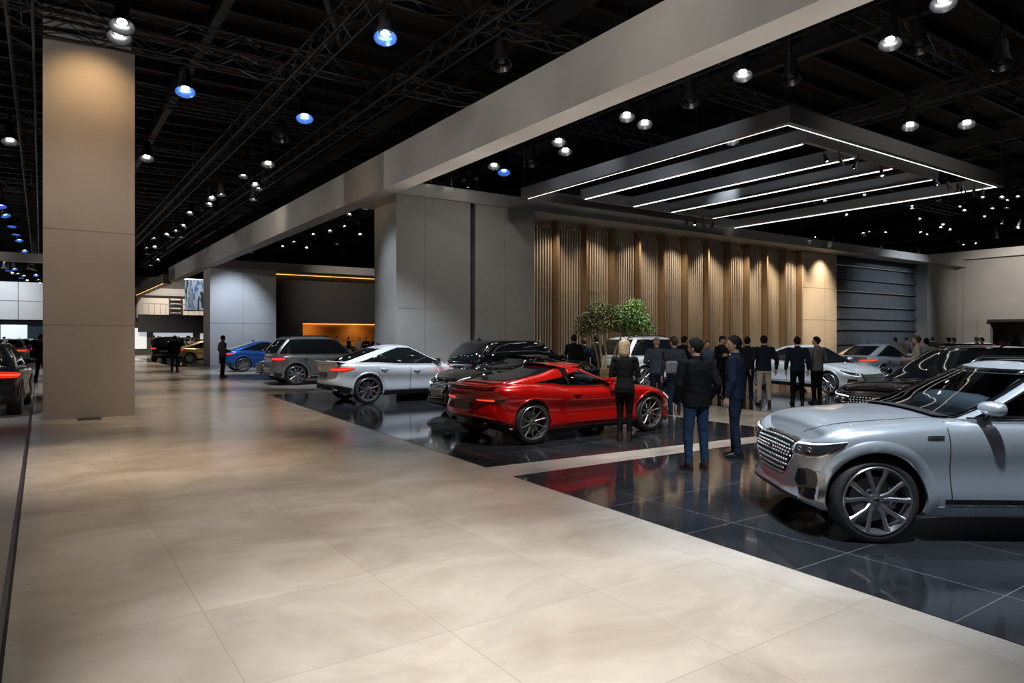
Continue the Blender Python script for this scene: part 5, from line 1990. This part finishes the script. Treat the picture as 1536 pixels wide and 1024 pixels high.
person('man in navy sweater and beige trousers watching the white saloon', at(1146, 607), 2, 'out', 1.77, C_DNAVY, C_BEIGE, 'short', M_HAIRK, M_SHOE, z=F_, voxel=.016, stance=.13)
person('man in navy jacket and black trousers before the white saloon door', at(1196, 606), 10, 'down', 1.74, C_NAVY, C_BLACK, 'short', M_HAIRK, M_SHOE, z=F_, voxel=.016, stance=.12)
person('man in grey sweater and black trousers at the white saloon front wheel', at(1225, 605), -20, 'front', 1.74, C_GREY, C_BLACK, 'short', M_HAIRK, M_SHOE, z=F_, voxel=.016, yaw=.6)
person('dark haired person in black between the man with the bag and the man in jeans', at(1026, 596), 60, 'front', 1.76, C_BLACK, C_BLACK, 'short', M_HAIRK, M_SHOE, z=F_, voxel=.022)
person('person in pale blue grey top half hidden behind the man in jeans', at(1061, 594), 180, 'down', 1.62, C_BLUEG, C_DDENIM, 'short', M_HAIRN, M_SHOE, z=F_, voxel=.022)
person('person in black with a cap between the two men in jackets', at(1083, 596), 150, 'crossed', 1.76, C_BLACK, C_BLACK, 'cap', M_HAIRK, M_SHOE, z=F_, voxel=.022)
person('person in long black coat standing apart before the slatted screen', at(861, 588.5), 24, 'down', 1.80, C_BLACK, C_BLACK, 'cap', M_HAIRK, M_SHOE, z=F_, voxel=.022, hem=.62)
person('person in dark blue coat between the two people in black at the tree', at(876.5, 586), -10, 'down', 1.70, C_NAVY, C_DNAVY, 'short', M_HAIRN, M_SHOE, z=F_, voxel=.022)
person('person in black turned towards the tree trunk', at(895, 585), -40, 'front', 1.78, C_BLACK, C_BLACK, 'cap', M_HAIRK, M_SHOE, z=F_, voxel=.022)
person('person in dark suit walking beside the graphite suv past the column', at(61, 573), 4, 'down', 1.83, C_DNAVY, C_BLACK, 'short', M_HAIRN, M_SHOE, voxel=.022, step=(.12, -.10))
person('man in dark clothes standing alone in the middle of the aisle', at(262, 558), 0, 'pocket', 1.80, C_BLACK, C_DNAVY, 'short', M_HAIRK, M_SHOE, voxel=.022, stance=.13)
person('man in grey shirt standing at the blue car tail', at(334, 565), 40, 'front', 1.80, C_GREY, C_BLACK, 'short', M_HAIRK, M_SHOE, voxel=.022, stance=.07)
person('person in dark coat at the head of the distant crowd beside the column', at(231, 536), 20, 'down', 1.85, C_BLACK, C_BLACK, 'short', M_HAIRN, M_SHOE, voxel=.022, hem=.62)
person('man bending slightly in black beside the distant car tail lamp', at(244, 538), 70, 'front', 1.70, C_BLACK, C_BLACK, 'cap', M_HAIRK, M_SHOE, voxel=.022)

# patterned bag at the hip
bg = at(1006.5, d=15.1)
bag = thing('shoulder_bag', 'small blue patterned bag on the back of the man in slate grey sweater', 'bag', (bg.x, bg.y, 1.0), -math.radians(HD - 14))
b = MB().bevbox(-.13, .13, -.09, .05, -.06, .22, .05)
b.build('bag_body', tiles('bag_pattern', (.05, .08, .13), (.16, .20, .27), (.35, .38, .42), (.06, .04), .7, 9), bag, 60)
MB().tube([(-.10, .05, .2), (-.14, .12, .34), (-.12, .2, .42)], .012, 6).tube([(.10, .05, .2), (.14, .12, .34), (.12, .2, .42)], .012, 6).build('strap', C_BLACK, bag)

rnd = random.Random(5)
TOPS = [C_BLACK, C_CHAR, C_NAVY, C_DNAVY, C_GREY, C_BLUEG, C_BLACK]
LEGS = [C_BLACK, C_DDENIM, C_CHAR]
HAIRS = [M_HAIRK, M_HAIRK, M_HAIRN]
# heads seen over the black suv's roof
for px, d, lab, tp, hr in ((1343, 30, 'person in pale top seen over the silver car roof', C_LGREY, M_HAIRN), (1360, 33, 'person in grey seen between silver car and black suv roof', C_GREY, M_HAIRN),
                           (1376, 19.0, 'brown haired person, head and neck just over the black suv roof', C_BEIGE, M_HAIRN), (1390, 22, 'person in pale collar next to the brown haired head', C_LGREY, M_HAIRK),
                           (1399, 34, 'person in black in front of the grey corner wall', C_BLACK, M_HAIRK), (1423, 29, 'first of a couple in black by the grey corner wall', C_BLACK, M_HAIRK),
                           (1431, 29.6, 'second of a couple in black by the grey corner wall', C_BLACK, M_HAIRN), (1465, 31, 'person in blue grey top before the end wall', C_BLUEG, M_HAIRN),
                           (1473, 29.5, 'person in red top before the end wall', C_RED, M_HAIRK), (1488, 42.5, 'person in black in the lobby opening', C_BLACK, M_HAIRK),
                           (1502, 44, 'person in beige at the lobby opening', C_BEIGE, M_HAIRN), (1524, 44, 'person in black behind the far white car', C_BLACK, M_HAIRK)):
    person(lab, at(px, d=d), rnd.uniform(-60, 60), rnd.choice(['down', 'front', 'pocket']), rnd.uniform(1.68, 1.80), tp, rnd.choice(LEGS), 'short', hr, group='people over the black suv roof', z=F_ if d < 60 else 0, voxel=.03)
# bar guests in the glowing niche
for i, (px, d, w) in enumerate(((430, 44.5, 'first of two people waiting by the dark recess wall'), (440.5, 45.9, 'second of two people waiting by the dark recess wall'), (463, 47.0, 'bar guest at the near end of the glowing niche'),
                                (489, 46.6, 'bar guest in pale top in the glowing niche'), (496, 48.6, 'dark haired bar guest next to the guest in pale top'), (505, 46.6, 'bar guest in white in the glowing niche'),
                                (523, 48.8, 'bar guest in black in the middle of the niche'), (539, 48.8, 'bar guest in beige near the niche end'), (549, 48.8, 'bar guest in black near the grey pier'), (560, 48.6, 'bar guest cut by the grey pier edge'))):
    person(w, at(px, d=d), rnd.uniform(100, 200) if i > 3 else rnd.uniform(-30, 30), rnd.choice(['front', 'crossed', 'down']), rnd.uniform(1.66, 1.8), [C_GREY, C_BEIGE, C_BLACK, C_LGREY, C_BLACK, C_LGREY, C_BLACK, C_BEIGE, C_BLACK, C_BLACK][i], rnd.choice(LEGS), 'short', rnd.choice(HAIRS), group='people at the bar niche', voxel=.03)
# the crowd far down the aisle
for i in range(26):
    px = 214 + rnd.random() * 84
    d = rnd.uniform(58, 73)
    p = at(px, d=d)
    if (p.x > 7.6 and p.y < 60) or p.y > 72.5:
        continue
    person('one of the tiny people in the distant crowd at the end of the aisle', p, rnd.uniform(-180, 180), rnd.choice(['down', 'front', 'pocket']), rnd.uniform(1.6, 1.85), rnd.choice(TOPS + [C_RED, C_LGREY]), rnd.choice(LEGS), 'short', rnd.choice(HAIRS), group='distant crowd', voxel=.03)
for px, d, w in ((6, 48, 'tiny person at the storefront beyond the silver suv'), (20, 58, 'second tiny person at the storefront beyond the silver suv'), (71, 44, 'person half hidden by the column edge')):
    person(w, at(px, d=d), rnd.uniform(-90, 90), 'front', 1.75, rnd.choice(TOPS), C_BLACK, 'short', M_HAIRK, voxel=.03)
# ------------------------------------------------------------------ the two small trees in their wooden planter
M_BARK = mat('tree_bark', (.30, .22, .14), .75, bump=(25, .8, .03))
M_LEAFD = mat('leaf_dark_olive', (.045, .060, .018), .55)
M_LEAFG = mat('leaf_fresh_green', (.17, .32, .08), .55)
M_LEAFY = mat('leaf_yellowish', (.26, .22, .05), .55)
M_WOOD = mat('planter_wood', (.33, .22, .11), .55, noise=(4, .2))


def tree(label, base, trunks, blobs, leafs, seed):
    rr = random.Random(seed)
    t = thing('small_tree', label, 'tree', base)
    for pts, r in trunks:
        MB().tube(catmull(pts, 9), [lerp(r, r * .45, i / 8) for i in range(9)], 8).build('trunk', M_BARK, t, 60)
    br = MB()
    for (c, r) in blobs:
        for _ in range(7):
            e = Vector(c) + Vector((rr.gauss(0, .5), rr.gauss(0, .5), rr.gauss(0, .4))) * r
            s = Vector(min((q for pts, _r in trunks for q in pts[1:]), key=lambda q: (Vector(q) - Vector(c)).length))
            m = s.lerp(e, .5) + Vector((rr.gauss(0, .06), rr.gauss(0, .06), -.04))
            br.tube([s, m, e], [.014, .009, .004], 5)
    br.build('branches', M_BARK, t, 60)
    for nm, m, share in leafs:
        lf = MB()
        for (c, r) in blobs:
            for _ in range(int(1250 * share * (r / .5) ** 2)):
                u = Vector((rr.gauss(0, 1), rr.gauss(0, 1), rr.gauss(0, 1))).normalized() * (r * rr.random() ** .45)
                p = Vector(c) + Vector((u.x, u.y, u.z * .72))
                d = Vector((rr.gauss(0, 1), rr.gauss(0, 1), rr.gauss(0, .6))).normalized()
                w = d.cross(Vector((rr.gauss(0, 1), rr.gauss(0, 1), rr.gauss(0, 1)))).normalized()
                L = rr.uniform(.045, .085)
                lf.add([p, p + d * L * .5 + w * L * .28, p + d * L, p + d * L * .5 - w * L * .28], [(0, 1, 2, 3)])
        o = lf.build(nm, m, t)
        o['kind'] = 'stuff'
    return t


TB = at(904, d=21.0)
pl = thing('planter', 'low wooden planter wall around the foot of the two small trees', 'planter', (TB.x, TB.y, .006), -math.radians(HD))
for a in ((-.55, .55, -.4, -.34), (-.55, .55, .4, .46), (-.55, -.49, -.34, .4), (.49, .55, -.34, .4)):
    MB().box(*a, 0, .78).build('side_panel', M_WOOD, pl)
MB().box(-.49, .49, -.34, .4, .0, .70).build('soil', mat('planter_soil', (.03, .022, .016), .9, bump=(20, .8, .05)), pl)
V = Vector
RT = V((CS, -SN, 0))                # picture-right on the ground
FW = V((SN, CS, 0))
def tp(a, b, z):
    return tuple(RT * a + FW * b + V((0, 0, z)))
tree('small multi stem tree with dark olive crown behind the blonde woman', (TB.x, TB.y, .7),
     [([tp(0, 0, 0), tp(-.04, .05, .5), tp(-.10, .1, 1.0), tp(-.2, .1, 1.5)], .045), ([tp(.08, .1, 0), tp(.12, .12, .5), tp(.08, .1, 1.0), tp(.14, .2, 1.6)], .04), ([tp(-.08, .1, 0), tp(-.16, .15, .5), tp(-.3, .2, 1.0), tp(-.45, .2, 1.4)], .032)],
     [(tp(-.45, .1, 1.55), .42), (tp(-.15, .15, 1.85), .45), (tp(.15, .2, 1.6), .45), (tp(-.05, -.1, 1.4), .42), (tp(.3, .1, 1.85), .36), (tp(-.6, .0, 1.25), .30), (tp(.5, .1, 1.4), .3)],
     [('foliage', M_LEAFD, .85), ('yellow_leaves', M_LEAFY, .13)], 3)
TB2 = TB + RT * .28 + FW * .12
tree('small tree with fresh green lit crown behind the white suv tail', (TB2.x, TB2.y, .7),
     [([tp(0, 0, 0), tp(.10, .05, .5), tp(.3, .1, 1.0), tp(.5, .1, 1.5)], .04), ([tp(.05, .1, 0), tp(.2, .12, .5), tp(.5, .1, .95), tp(.85, .2, 1.35)], .032)],
     [(tp(.5, .0, 1.75), .46), (tp(.85, .1, 1.55), .46), (tp(.3, .1, 1.45), .36), (tp(.75, .0, 2.0), .34), (tp(1.1, .1, 1.3), .32), (tp(.6, .2, 1.3), .36)],
     [('foliage', M_LEAFG, .7), ('dark_leaves', M_LEAFD, .3)], 8)
# ------------------------------------------------------------------ spotlights under the roof
M_CAN = mat('black_can', (.012, .012, .013), .35)
M_LENSW = mat('lens_white', (1, 1, 1), .3, emit=(1.0, .96, .90), power=18)
M_LENSD = mat('lens_unlit', (.10, .10, .11), .15, .3)
M_REFB = mat('reflector_blue', (.05, .12, .35), .25, .6, emit=(.05, .16, .6), power=.30)
M_REFW = mat('reflector_white', (.10, .105, .115), .3, .8)
M_LENSB = mat('lens_blue', (.4, .6, 1), .3, emit=(.35, .55, 1.0), power=6)


def spot_proto(ref, lens, n=18):
    o = bpy.data.objects.new('spotlight', None)
    COL.objects.link(o)
    MB().lathe([(.0, .62), (.10, .62), (.125, .56), (.125, .30), (.15, .24), (.15, .17)], n, 'z').build('housing', M_CAN, o, 40)
    MB().lathe([(.12, .17), (.145, .10), (.20, .0), (.215, .0), (.165, .12), (.15, .19)], n, 'z').build('reflector', ref, o, 40)
    MB().lathe([(.155, .19), (.175, .12), (.222, .0), (.205, .004)], n, 'z').build('shade_shell', M_CAN, o, 40)
    MB().lathe([(.0, .085), (.070, .09), (.085, .11)], n, 'z').build('lens', lens, o, 40)
    MB().tube([(0, -.16, .34), (0, -.17, .62), (0, -.12, .74), (0, 0, .78), (0, .12, .74), (0, .17, .62), (0, .16, .34)], .014, 5).build('yoke', M_CAN, o)
    MB().box(-.035, .035, -.035, .035, .77, 1.1).build('clamp', M_CAN, o)
    return o


PROTO = {'b': spot_proto(M_REFB, M_LENSW), 'w': spot_proto(M_REFW, M_LENSW), 'd': spot_proto(M_CAN, M_LENSD), 'bb': spot_proto(M_REFB, M_LENSB)}
USED = set()


def spot(kind, p, label, group, s=1.0, tilt=(0, 0)):
    pr = PROTO[kind]
    if kind not in USED:
        USED.add(kind)
        o = pr
    else:
        o = copy_tree(pr)
    o.location = p
    o.scale = (s, s, s)
    o.rotation_euler = (random.uniform(.15, .5), 0, math.atan2(p.x, -p.y) + random.uniform(-.7, .7))
    return tag(o, label, 'spotlight', group)


Z = 7.35
big = [
    ('b', 578, 57, 'large black spotlight with blue glowing bowl high between the two aisle trusses'),
    ('b', 278, 138, 'black spotlight glowing blue beside the concrete column top'),
    ('b', 457, 178, 'small black spotlight with blue bowl hung beyond the aisle truss'),
    ('w', 183, 40, 'upper of two white spotlights above the concrete column'),
    ('w', 179, 56, 'lower of two bright white spotlights above the concrete column'),
    ('w', 15, 213, 'white spotlight hung out past the column at the picture edge'),
    ('w', 220, 238, 'small white spotlight close beside the column edge'),
    ('d', 421, 208, 'unlit bell spotlight next to the blue one over the aisle'),
    ('d', 752, 98, 'unlit black spotlight hung beside the long plaster beam'),
    ('w', 1335, 66, 'large white lit spotlight above the canopy corner'),
    ('d', 1378, 72, 'unlit black can beside the large white spotlight above the canopy'),
    ('w', 1415, 6, 'white spotlight cut by the picture top above the canopy'),
    ('w', 1450, 187, 'white lit spotlight above the far canopy rim'),
    ('d', 1502, 98, 'large unlit black spotlight near the picture edge above the silver suv'),
    ('w', 1114, 114, 'white lit spotlight between the plaster beam and the canopy corner'),
    ('d', 1186, 120, 'unlit black spotlight just above the canopy corner'),
    ('w', 967, 187, 'white lit spotlight alone below the plaster beam'),
    ('w', 838, 214, 'upper of two white spotlights paired under the plaster beam'),
    ('w', 848, 228, 'lower of two white spotlights paired under the plaster beam'),
    ('w', 741, 250, 'upper of two spotlights glowing near the beam and pier'),
    ('bb', 756, 259, 'lower blue spotlight of the two near the beam and pier'),
    ('d', 796, 246, 'unlit spotlight between two lit pairs under the beam'),
    ('d', 694, 268, 'first unlit spotlight over the grey pier'),
    ('d', 713, 266, 'second unlit spotlight over the grey pier'),
    ('w', 1098, 212, 'small spotlight seen through the canopy front strip'),
    ('w', 1365, 190, 'thin lit spotlight behind the canopy front edge'),
    ('d', 1035, 155, 'unlit spotlight over the front of the canopy strip'),
    ('w', 402, 247, 'small white spotlight over the aisle past the column'),
    ('w', 940, 176, 'tiny spotlight close to the lone white one below the beam'),
]
for kd, px, py, lab in big:
    p = at(px, py, Z)
    o = spot(kd, p, lab, 'large spotlights under the roof')
    o.rotation_euler = (.38, 0, math.atan2(p.x, -p.y))
rows_aisle = [(365, 265), (383, 278), (388, 284), (332, 293), (314, 307), (318, 298), (322, 319), (292, 327), (275, 339), (264, 347), (258, 356), (243, 364), (232, 371), (222, 381), (380, 300), (246, 378),
              (237, 390), (226, 398), (250, 352), (285, 320), (300, 314), (272, 356), (220, 372), (231, 358)]
for px, py in rows_aisle:
    spot(random.choice('wwwd'), at(px, py, Z), 'small spotlight in the receding rows above the aisle beside the column', 'small spotlights above the aisle', .8)
rows_left = [(2, 310), (9, 324), (18, 340), (29, 361), (24, 352), (37, 377), (41, 386), (47, 397), (51, 405), (54, 413), (58, 420), (60, 425), (6, 402), (12, 406), (18, 410), (22, 404), (27, 411), (32, 417), (36, 414), (41, 421), (22, 423), (44, 403)]
for px, py in rows_left:
    spot('bb' if py < 380 else random.choice(['w', 'bb']), at(px, py, Z if py < 398 else 6.9), 'small bluish spotlight in the rows above the cars beyond the column', 'small spotlights beyond the column', .9)
for i in range(64):
    px = random.uniform(1215, 1534)
    py = random.uniform(292, 384)
    if py > 300 + (px - 1215) * .25 + 40 or py > 345 + (px - 1215) * .12:
        continue
    if py < 290 + max(0, (1490 - px)) * -.02:
        continue
    spot(random.choice('wwwd'), at(px, py, Z), 'small spotlight in the far swarm over the louvred wall', 'small spotlights over the far wall', random.uniform(.4, .6))
for px, py in ((356, 381), (376, 378), (396, 372), (424, 370), (441, 363), (470, 352), (495, 347), (517, 340), (537, 334), (430, 345), (483, 330), (524, 322), (548, 313), (460, 372), (505, 366), (540, 352)):
    spot(random.choice('wdw'), at(px, py, Z), 'small spotlight above the dark recess between the two piers', 'small spotlights above the dark recess', .7)

# little lamps on the canopy cross bars and along the fascias
def mini(p, label, group, s=1.0):
    pr = PROTO['w']
    o = copy_tree(pr)
    o.location = p
    o.scale = (.32 * s,) * 3
    o.rotation_euler = (.3, .2, random.uniform(0, 6))
    return tag(o, label, 'spotlight', group)


for i, x in enumerate((14.5, 15.1, 15.6, 16.9)):
    mini((x, 8.58, 5.66), 'little lamp under the inner cross bar of the canopy', 'canopy cross bar lamps')
for i, x in enumerate((19.0, 19.7, 20.2, 20.5, 21.1, 21.7)):
    mini((x, 8.25, 5.64), 'little lamp under the canopy front beam by its far corner', 'canopy front lamps')
for i, x in enumerate((18.5, 18.9, 19.4, 19.8)):
    mini((x, 16.1, 5.66), 'little lamp under the rear cross bar of the canopy', 'canopy rear lamps')
for x in (9.2, 9.7, 10.4, 11.0):
    mini((x, 18.4, 6.42), 'little lamp standing on the fascia above the grey pier', 'fascia lamps over the pier')
for x in (24, 30, 31.5, 36, 40):
    mini((x, 18.35, 6.42), 'little lamp standing on the fascia past the slatted screen', 'fascia lamps past the screen')


def lamp(p, target, watts, col=(1, .95, .88), size=60, blend=.6, rad=.12):
    L = bpy.data.lights.new('spot_beam', 'SPOT')
    L.energy = watts
    L.color = col
    L.spot_size = math.radians(size)
    L.spot_blend = blend
    L.shadow_soft_size = rad
    o = bpy.data.objects.new('spot_beam', L)
    COL.objects.link(o)
    o.location = p
    o.rotation_euler = (Vector(target) - Vector(p)).to_track_quat('-Z', 'Y').to_euler()
    return o


WARM, NEUT, COOL, AMB = (1, .80, .58), (1, .94, .86), (.82, .91, 1.0), (1, .62, .28)
# aisle pools
lamp((2.0, 2.4, 7.4), (2.25, 3.1, 0), 1650, (1, .95, .90), 44, 1.0)
lamp((2.6, 2.4, 7.4), (2.9, 4.2, 0), 550, (1, .94, .88), 50, 1.0)
lamp((1.0, 7.0, 7.4), (1.7, 7.2, 0), 420, (1, .86, .70), 60, 1.0)
lamp((1.0, 10.4, 7.4), (1.3, 11.0, 0), 1150, (1, .74, .50), 46, 1.0)
lamp((3.4, 7.2, 7.4), (3.2, 7.4, 0), 420, (1, .88, .76), 50, 1.0)
lamp((4.0, 15.5, 7.4), (3.6, 15.8, 0), 650, WARM, 58, .9)
lamp((2.6, 21, 7.4), (3.0, 21.2, 0), 650, WARM, 55, .9)
lamp((4.2, 27, 7.4), (4.0, 27.2, 0), 650, WARM, 55, .9)
lamp((2.6, 34, 7.4), (3.0, 34.2, 0), 650, WARM, 55, .9)
lamp((4.0, 42, 7.4), (4.0, 42.2, 0), 650, WARM, 55, .9)
lamp((3.0, 52, 7.4), (3.0, 52.2, 0), 650, WARM, 55, .9)
# column wash
lamp((.9, 16.0, 7.9), (.88, 17.32, 6.75), 75, (1, .64, .32), 92, 1.0, .08)
lamp((.9, 10.5, 7.4), (.9, 17.3, 3.0), 430, (1, .82, .66), 50, .9)
# cars on the display floor
lamp((4.0, 1.2, 7.4), (7.0, 3.2, .9), 1600, COOL, 52, .8)
lamp((6.5, 5.9, 7.4), (6.7, 3.4, .9), 900, COOL, 55, .8)
lamp((9.2, .8, 7.4), (8.2, 2.2, .9), 600, COOL, 55, .8)
lamp((6.4, 6.6, 7.4), (8.0, 9.6, .7), 1100, NEUT, 52, .8)
lamp((9.4, 12.4, 7.4), (8.2, 9.8, .7), 650, NEUT, 55, .8)
lamp((6.0, 14.4, 7.4), (8.2, 17.4, .8), 1400, COOL, 50, .8)
lamp((6.7, 20.2, 7.4), (8.2, 17.6, 1.0), 700, COOL, 50, .8)
lamp((9.4, 13.6, 7.4), (9.4, 14.6, 1.0), 500, COOL, 60, .8)
lamp((6.0, 22.4, 7.4), (8.8, 25.4, .8), 900, COOL, 52, .8)
lamp((6.6, 32.5, 7.4), (8.6, 36.0, .8), 1100, COOL, 52, .8)
lamp((9.5, 41, 7.4), (9.8, 44.8, 2.6), 800, (.70, .82, 1.0), 60, .9)
lamp((10.6, 12.2, 7.4), (10.8, 18.6, 3.4), 260, NEUT, 62, .95)
lamp((12.8, 6.0, 7.4), (12.4, 8.5, 0), 600, NEUT, 62, .9)
lamp((6.9, 6.3, 7.4), (7.6, 7.2, 0), 500, COOL, 50, 1.0)
lamp((16.0, 11.6, 7.4), (18.6, 13.4, .9), 900, COOL, 55, .8)
lamp((21.6, 10.0, 7.4), (19.6, 12.0, .8), 800, COOL, 55, .8)
lamp((14.6, 13.4, 7.4), (14.9, 16.0, 2.4), 1300, (.97, 1.0, .88), 34, .8)
lamp((17.4, 13.2, 7.4), (17.6, 16.6, .8), 650, COOL, 50, .8)
lamp((23.0, 11.0, 7.4), (26.0, 15.0, .8), 900, COOL, 55, .8)
lamp((9.4, 4.8, 7.4), (12.0, 5.0, .9), 350, COOL, 55, .8)
lamp((34, 13, 7.4), (37.5, 16.0, .8), 900, COOL, 60, .8)
# beam and walls
lamp((5.2, 17.8, 4.9), (8.1, 20.4, 6.4), 40, AMB, 60, .9)
lamp((4.0, 6.0, 7.6), (8.1, 9.0, 6.6), 160, (1, .88, .78), 80, .95)
lamp((5.4, 27.0, 7.6), (8.1, 30.0, 6.5), 160, (1, .84, .7), 80, .95)
lamp((32.4, 18.8, 5.9), (32.4, 19.6, 3.6), 170, (1, .80, .55), 100, .95)
lamp((31, 12, 7.5), (32.4, 19.6, 2.6), 1700, (1, .84, .64), 30, .9)
lamp((39, 12, 7.6), (39, 19.6, 3.2), 1500, COOL, 60, .9)
lamp((40, 14, 7.6), (46.5, 15.0, 4.2), 1500, (1, .9, .8), 80, .95)
# slatted screen downlights: lamps set in the soffit
for i, x in enumerate((15.2, 17.4, 19.6, 21.8, 24.0, 26.2, 28.2, 30.2)):
    lamp((x, 18.95, 5.92), (x + .15, 20.0, 2.0), 95 + i * 22, (1, .78, .54), 96, .95, .06)
for x in (16.5, 20.5, 24.5, 28.5):
    lamp((x, 20.7, 5.85), (x, 20.9, 1.0), 70, (1, .66, .36), 110, .9, .06)
# niche and gallery, far hall
for x in (16.2, 19.8, 23.4):
    lamp((x, 48.8, 2.6), (x, 49.9, 1.2), 26, (1, .5, .15), 140, .9, .1)
lamp((10, 71, 8.5), (12, 79, 4.6), 2200, (1, .88, .75), 60, .9)
lamp((11, 57, 7.6), (11.2, 62.5, 5.2), 300, COOL, 60, .9)
for x in (-30, -20, -10, -3):
    lamp((x, 60, 8.2), (x, 66, 4.4), 1400, (.85, .92, 1.0), 80, .95)
lamp((-6, 49, 7.6), (-6, 53.5, 6.9), 250, NEUT, 110, .9)
lamp((-2.6, 17.5, 7.4), (-2.4, 19.0, .6), 420, COOL, 55, .8)
lamp((-3.4, 38, 7.4), (-2.6, 41.0, .6), 1100, COOL, 60, .8)
lamp((-1.9, 10.5, 7.4), (-1.6, 11.5, 0), 420, COOL, 60, 1.0)
lamp((-1.0, 27, 7.4), (-1.0, 28, 0), 600, NEUT, 60, .8)
lamp((10, 53, 7.4), (9, 50.5, .6), 1600, (1, .8, .5), 70, .8)

# added fill lamps, unseen behind and beside the viewer, for beam, column and piers
for y in (2, 10, 19, 29, 40, 52):
    lamp((-7.5, y - 3, 7.6), (8.1, y, 6.4), 1150, (1, .93, .87), 48, 1.0)
for y in (4, 11, 18):
    lamp((4.2, y, 1.0 + 6.6), (8.5, y + 2, 5.9), 60, NEUT, 80, 1.0)

# added fill lamps for canopy faces, beam underside, dark recess and far aisle end
lamp((9.3, 9.5, 7.3), (12.2, 11.0, 6.2), 90, COOL, 80, .9)
lamp((9.3, 15.0, 7.3), (12.2, 14.5, 6.2), 70, COOL, 60, .9)
lamp((17.0, 3.6, 7.4), (17.5, 8.0, 6.2), 160, NEUT, 100, .95)
for y in (5.0, 8.6, 12.5, 16.5):  # invented uplights with no fixture, brightening the beam's underside
    lamp((10.2, y, 3.0), (8.4, y - .6, 6.0), 190, (1, .88, .76), 100, 1.0)
lamp((16, 36, 7.5), (18, 46.8, 4.4), 700, (1, .86, .76), 50, 1.0)
lamp((4.0, 57, 7.5), (5.4, 62, .6), 2200, (1, .85, .65), 80, .9)
lamp((5.0, 66, 7.5), (7.0, 71, .6), 1500, (1, .85, .65), 80, .9)
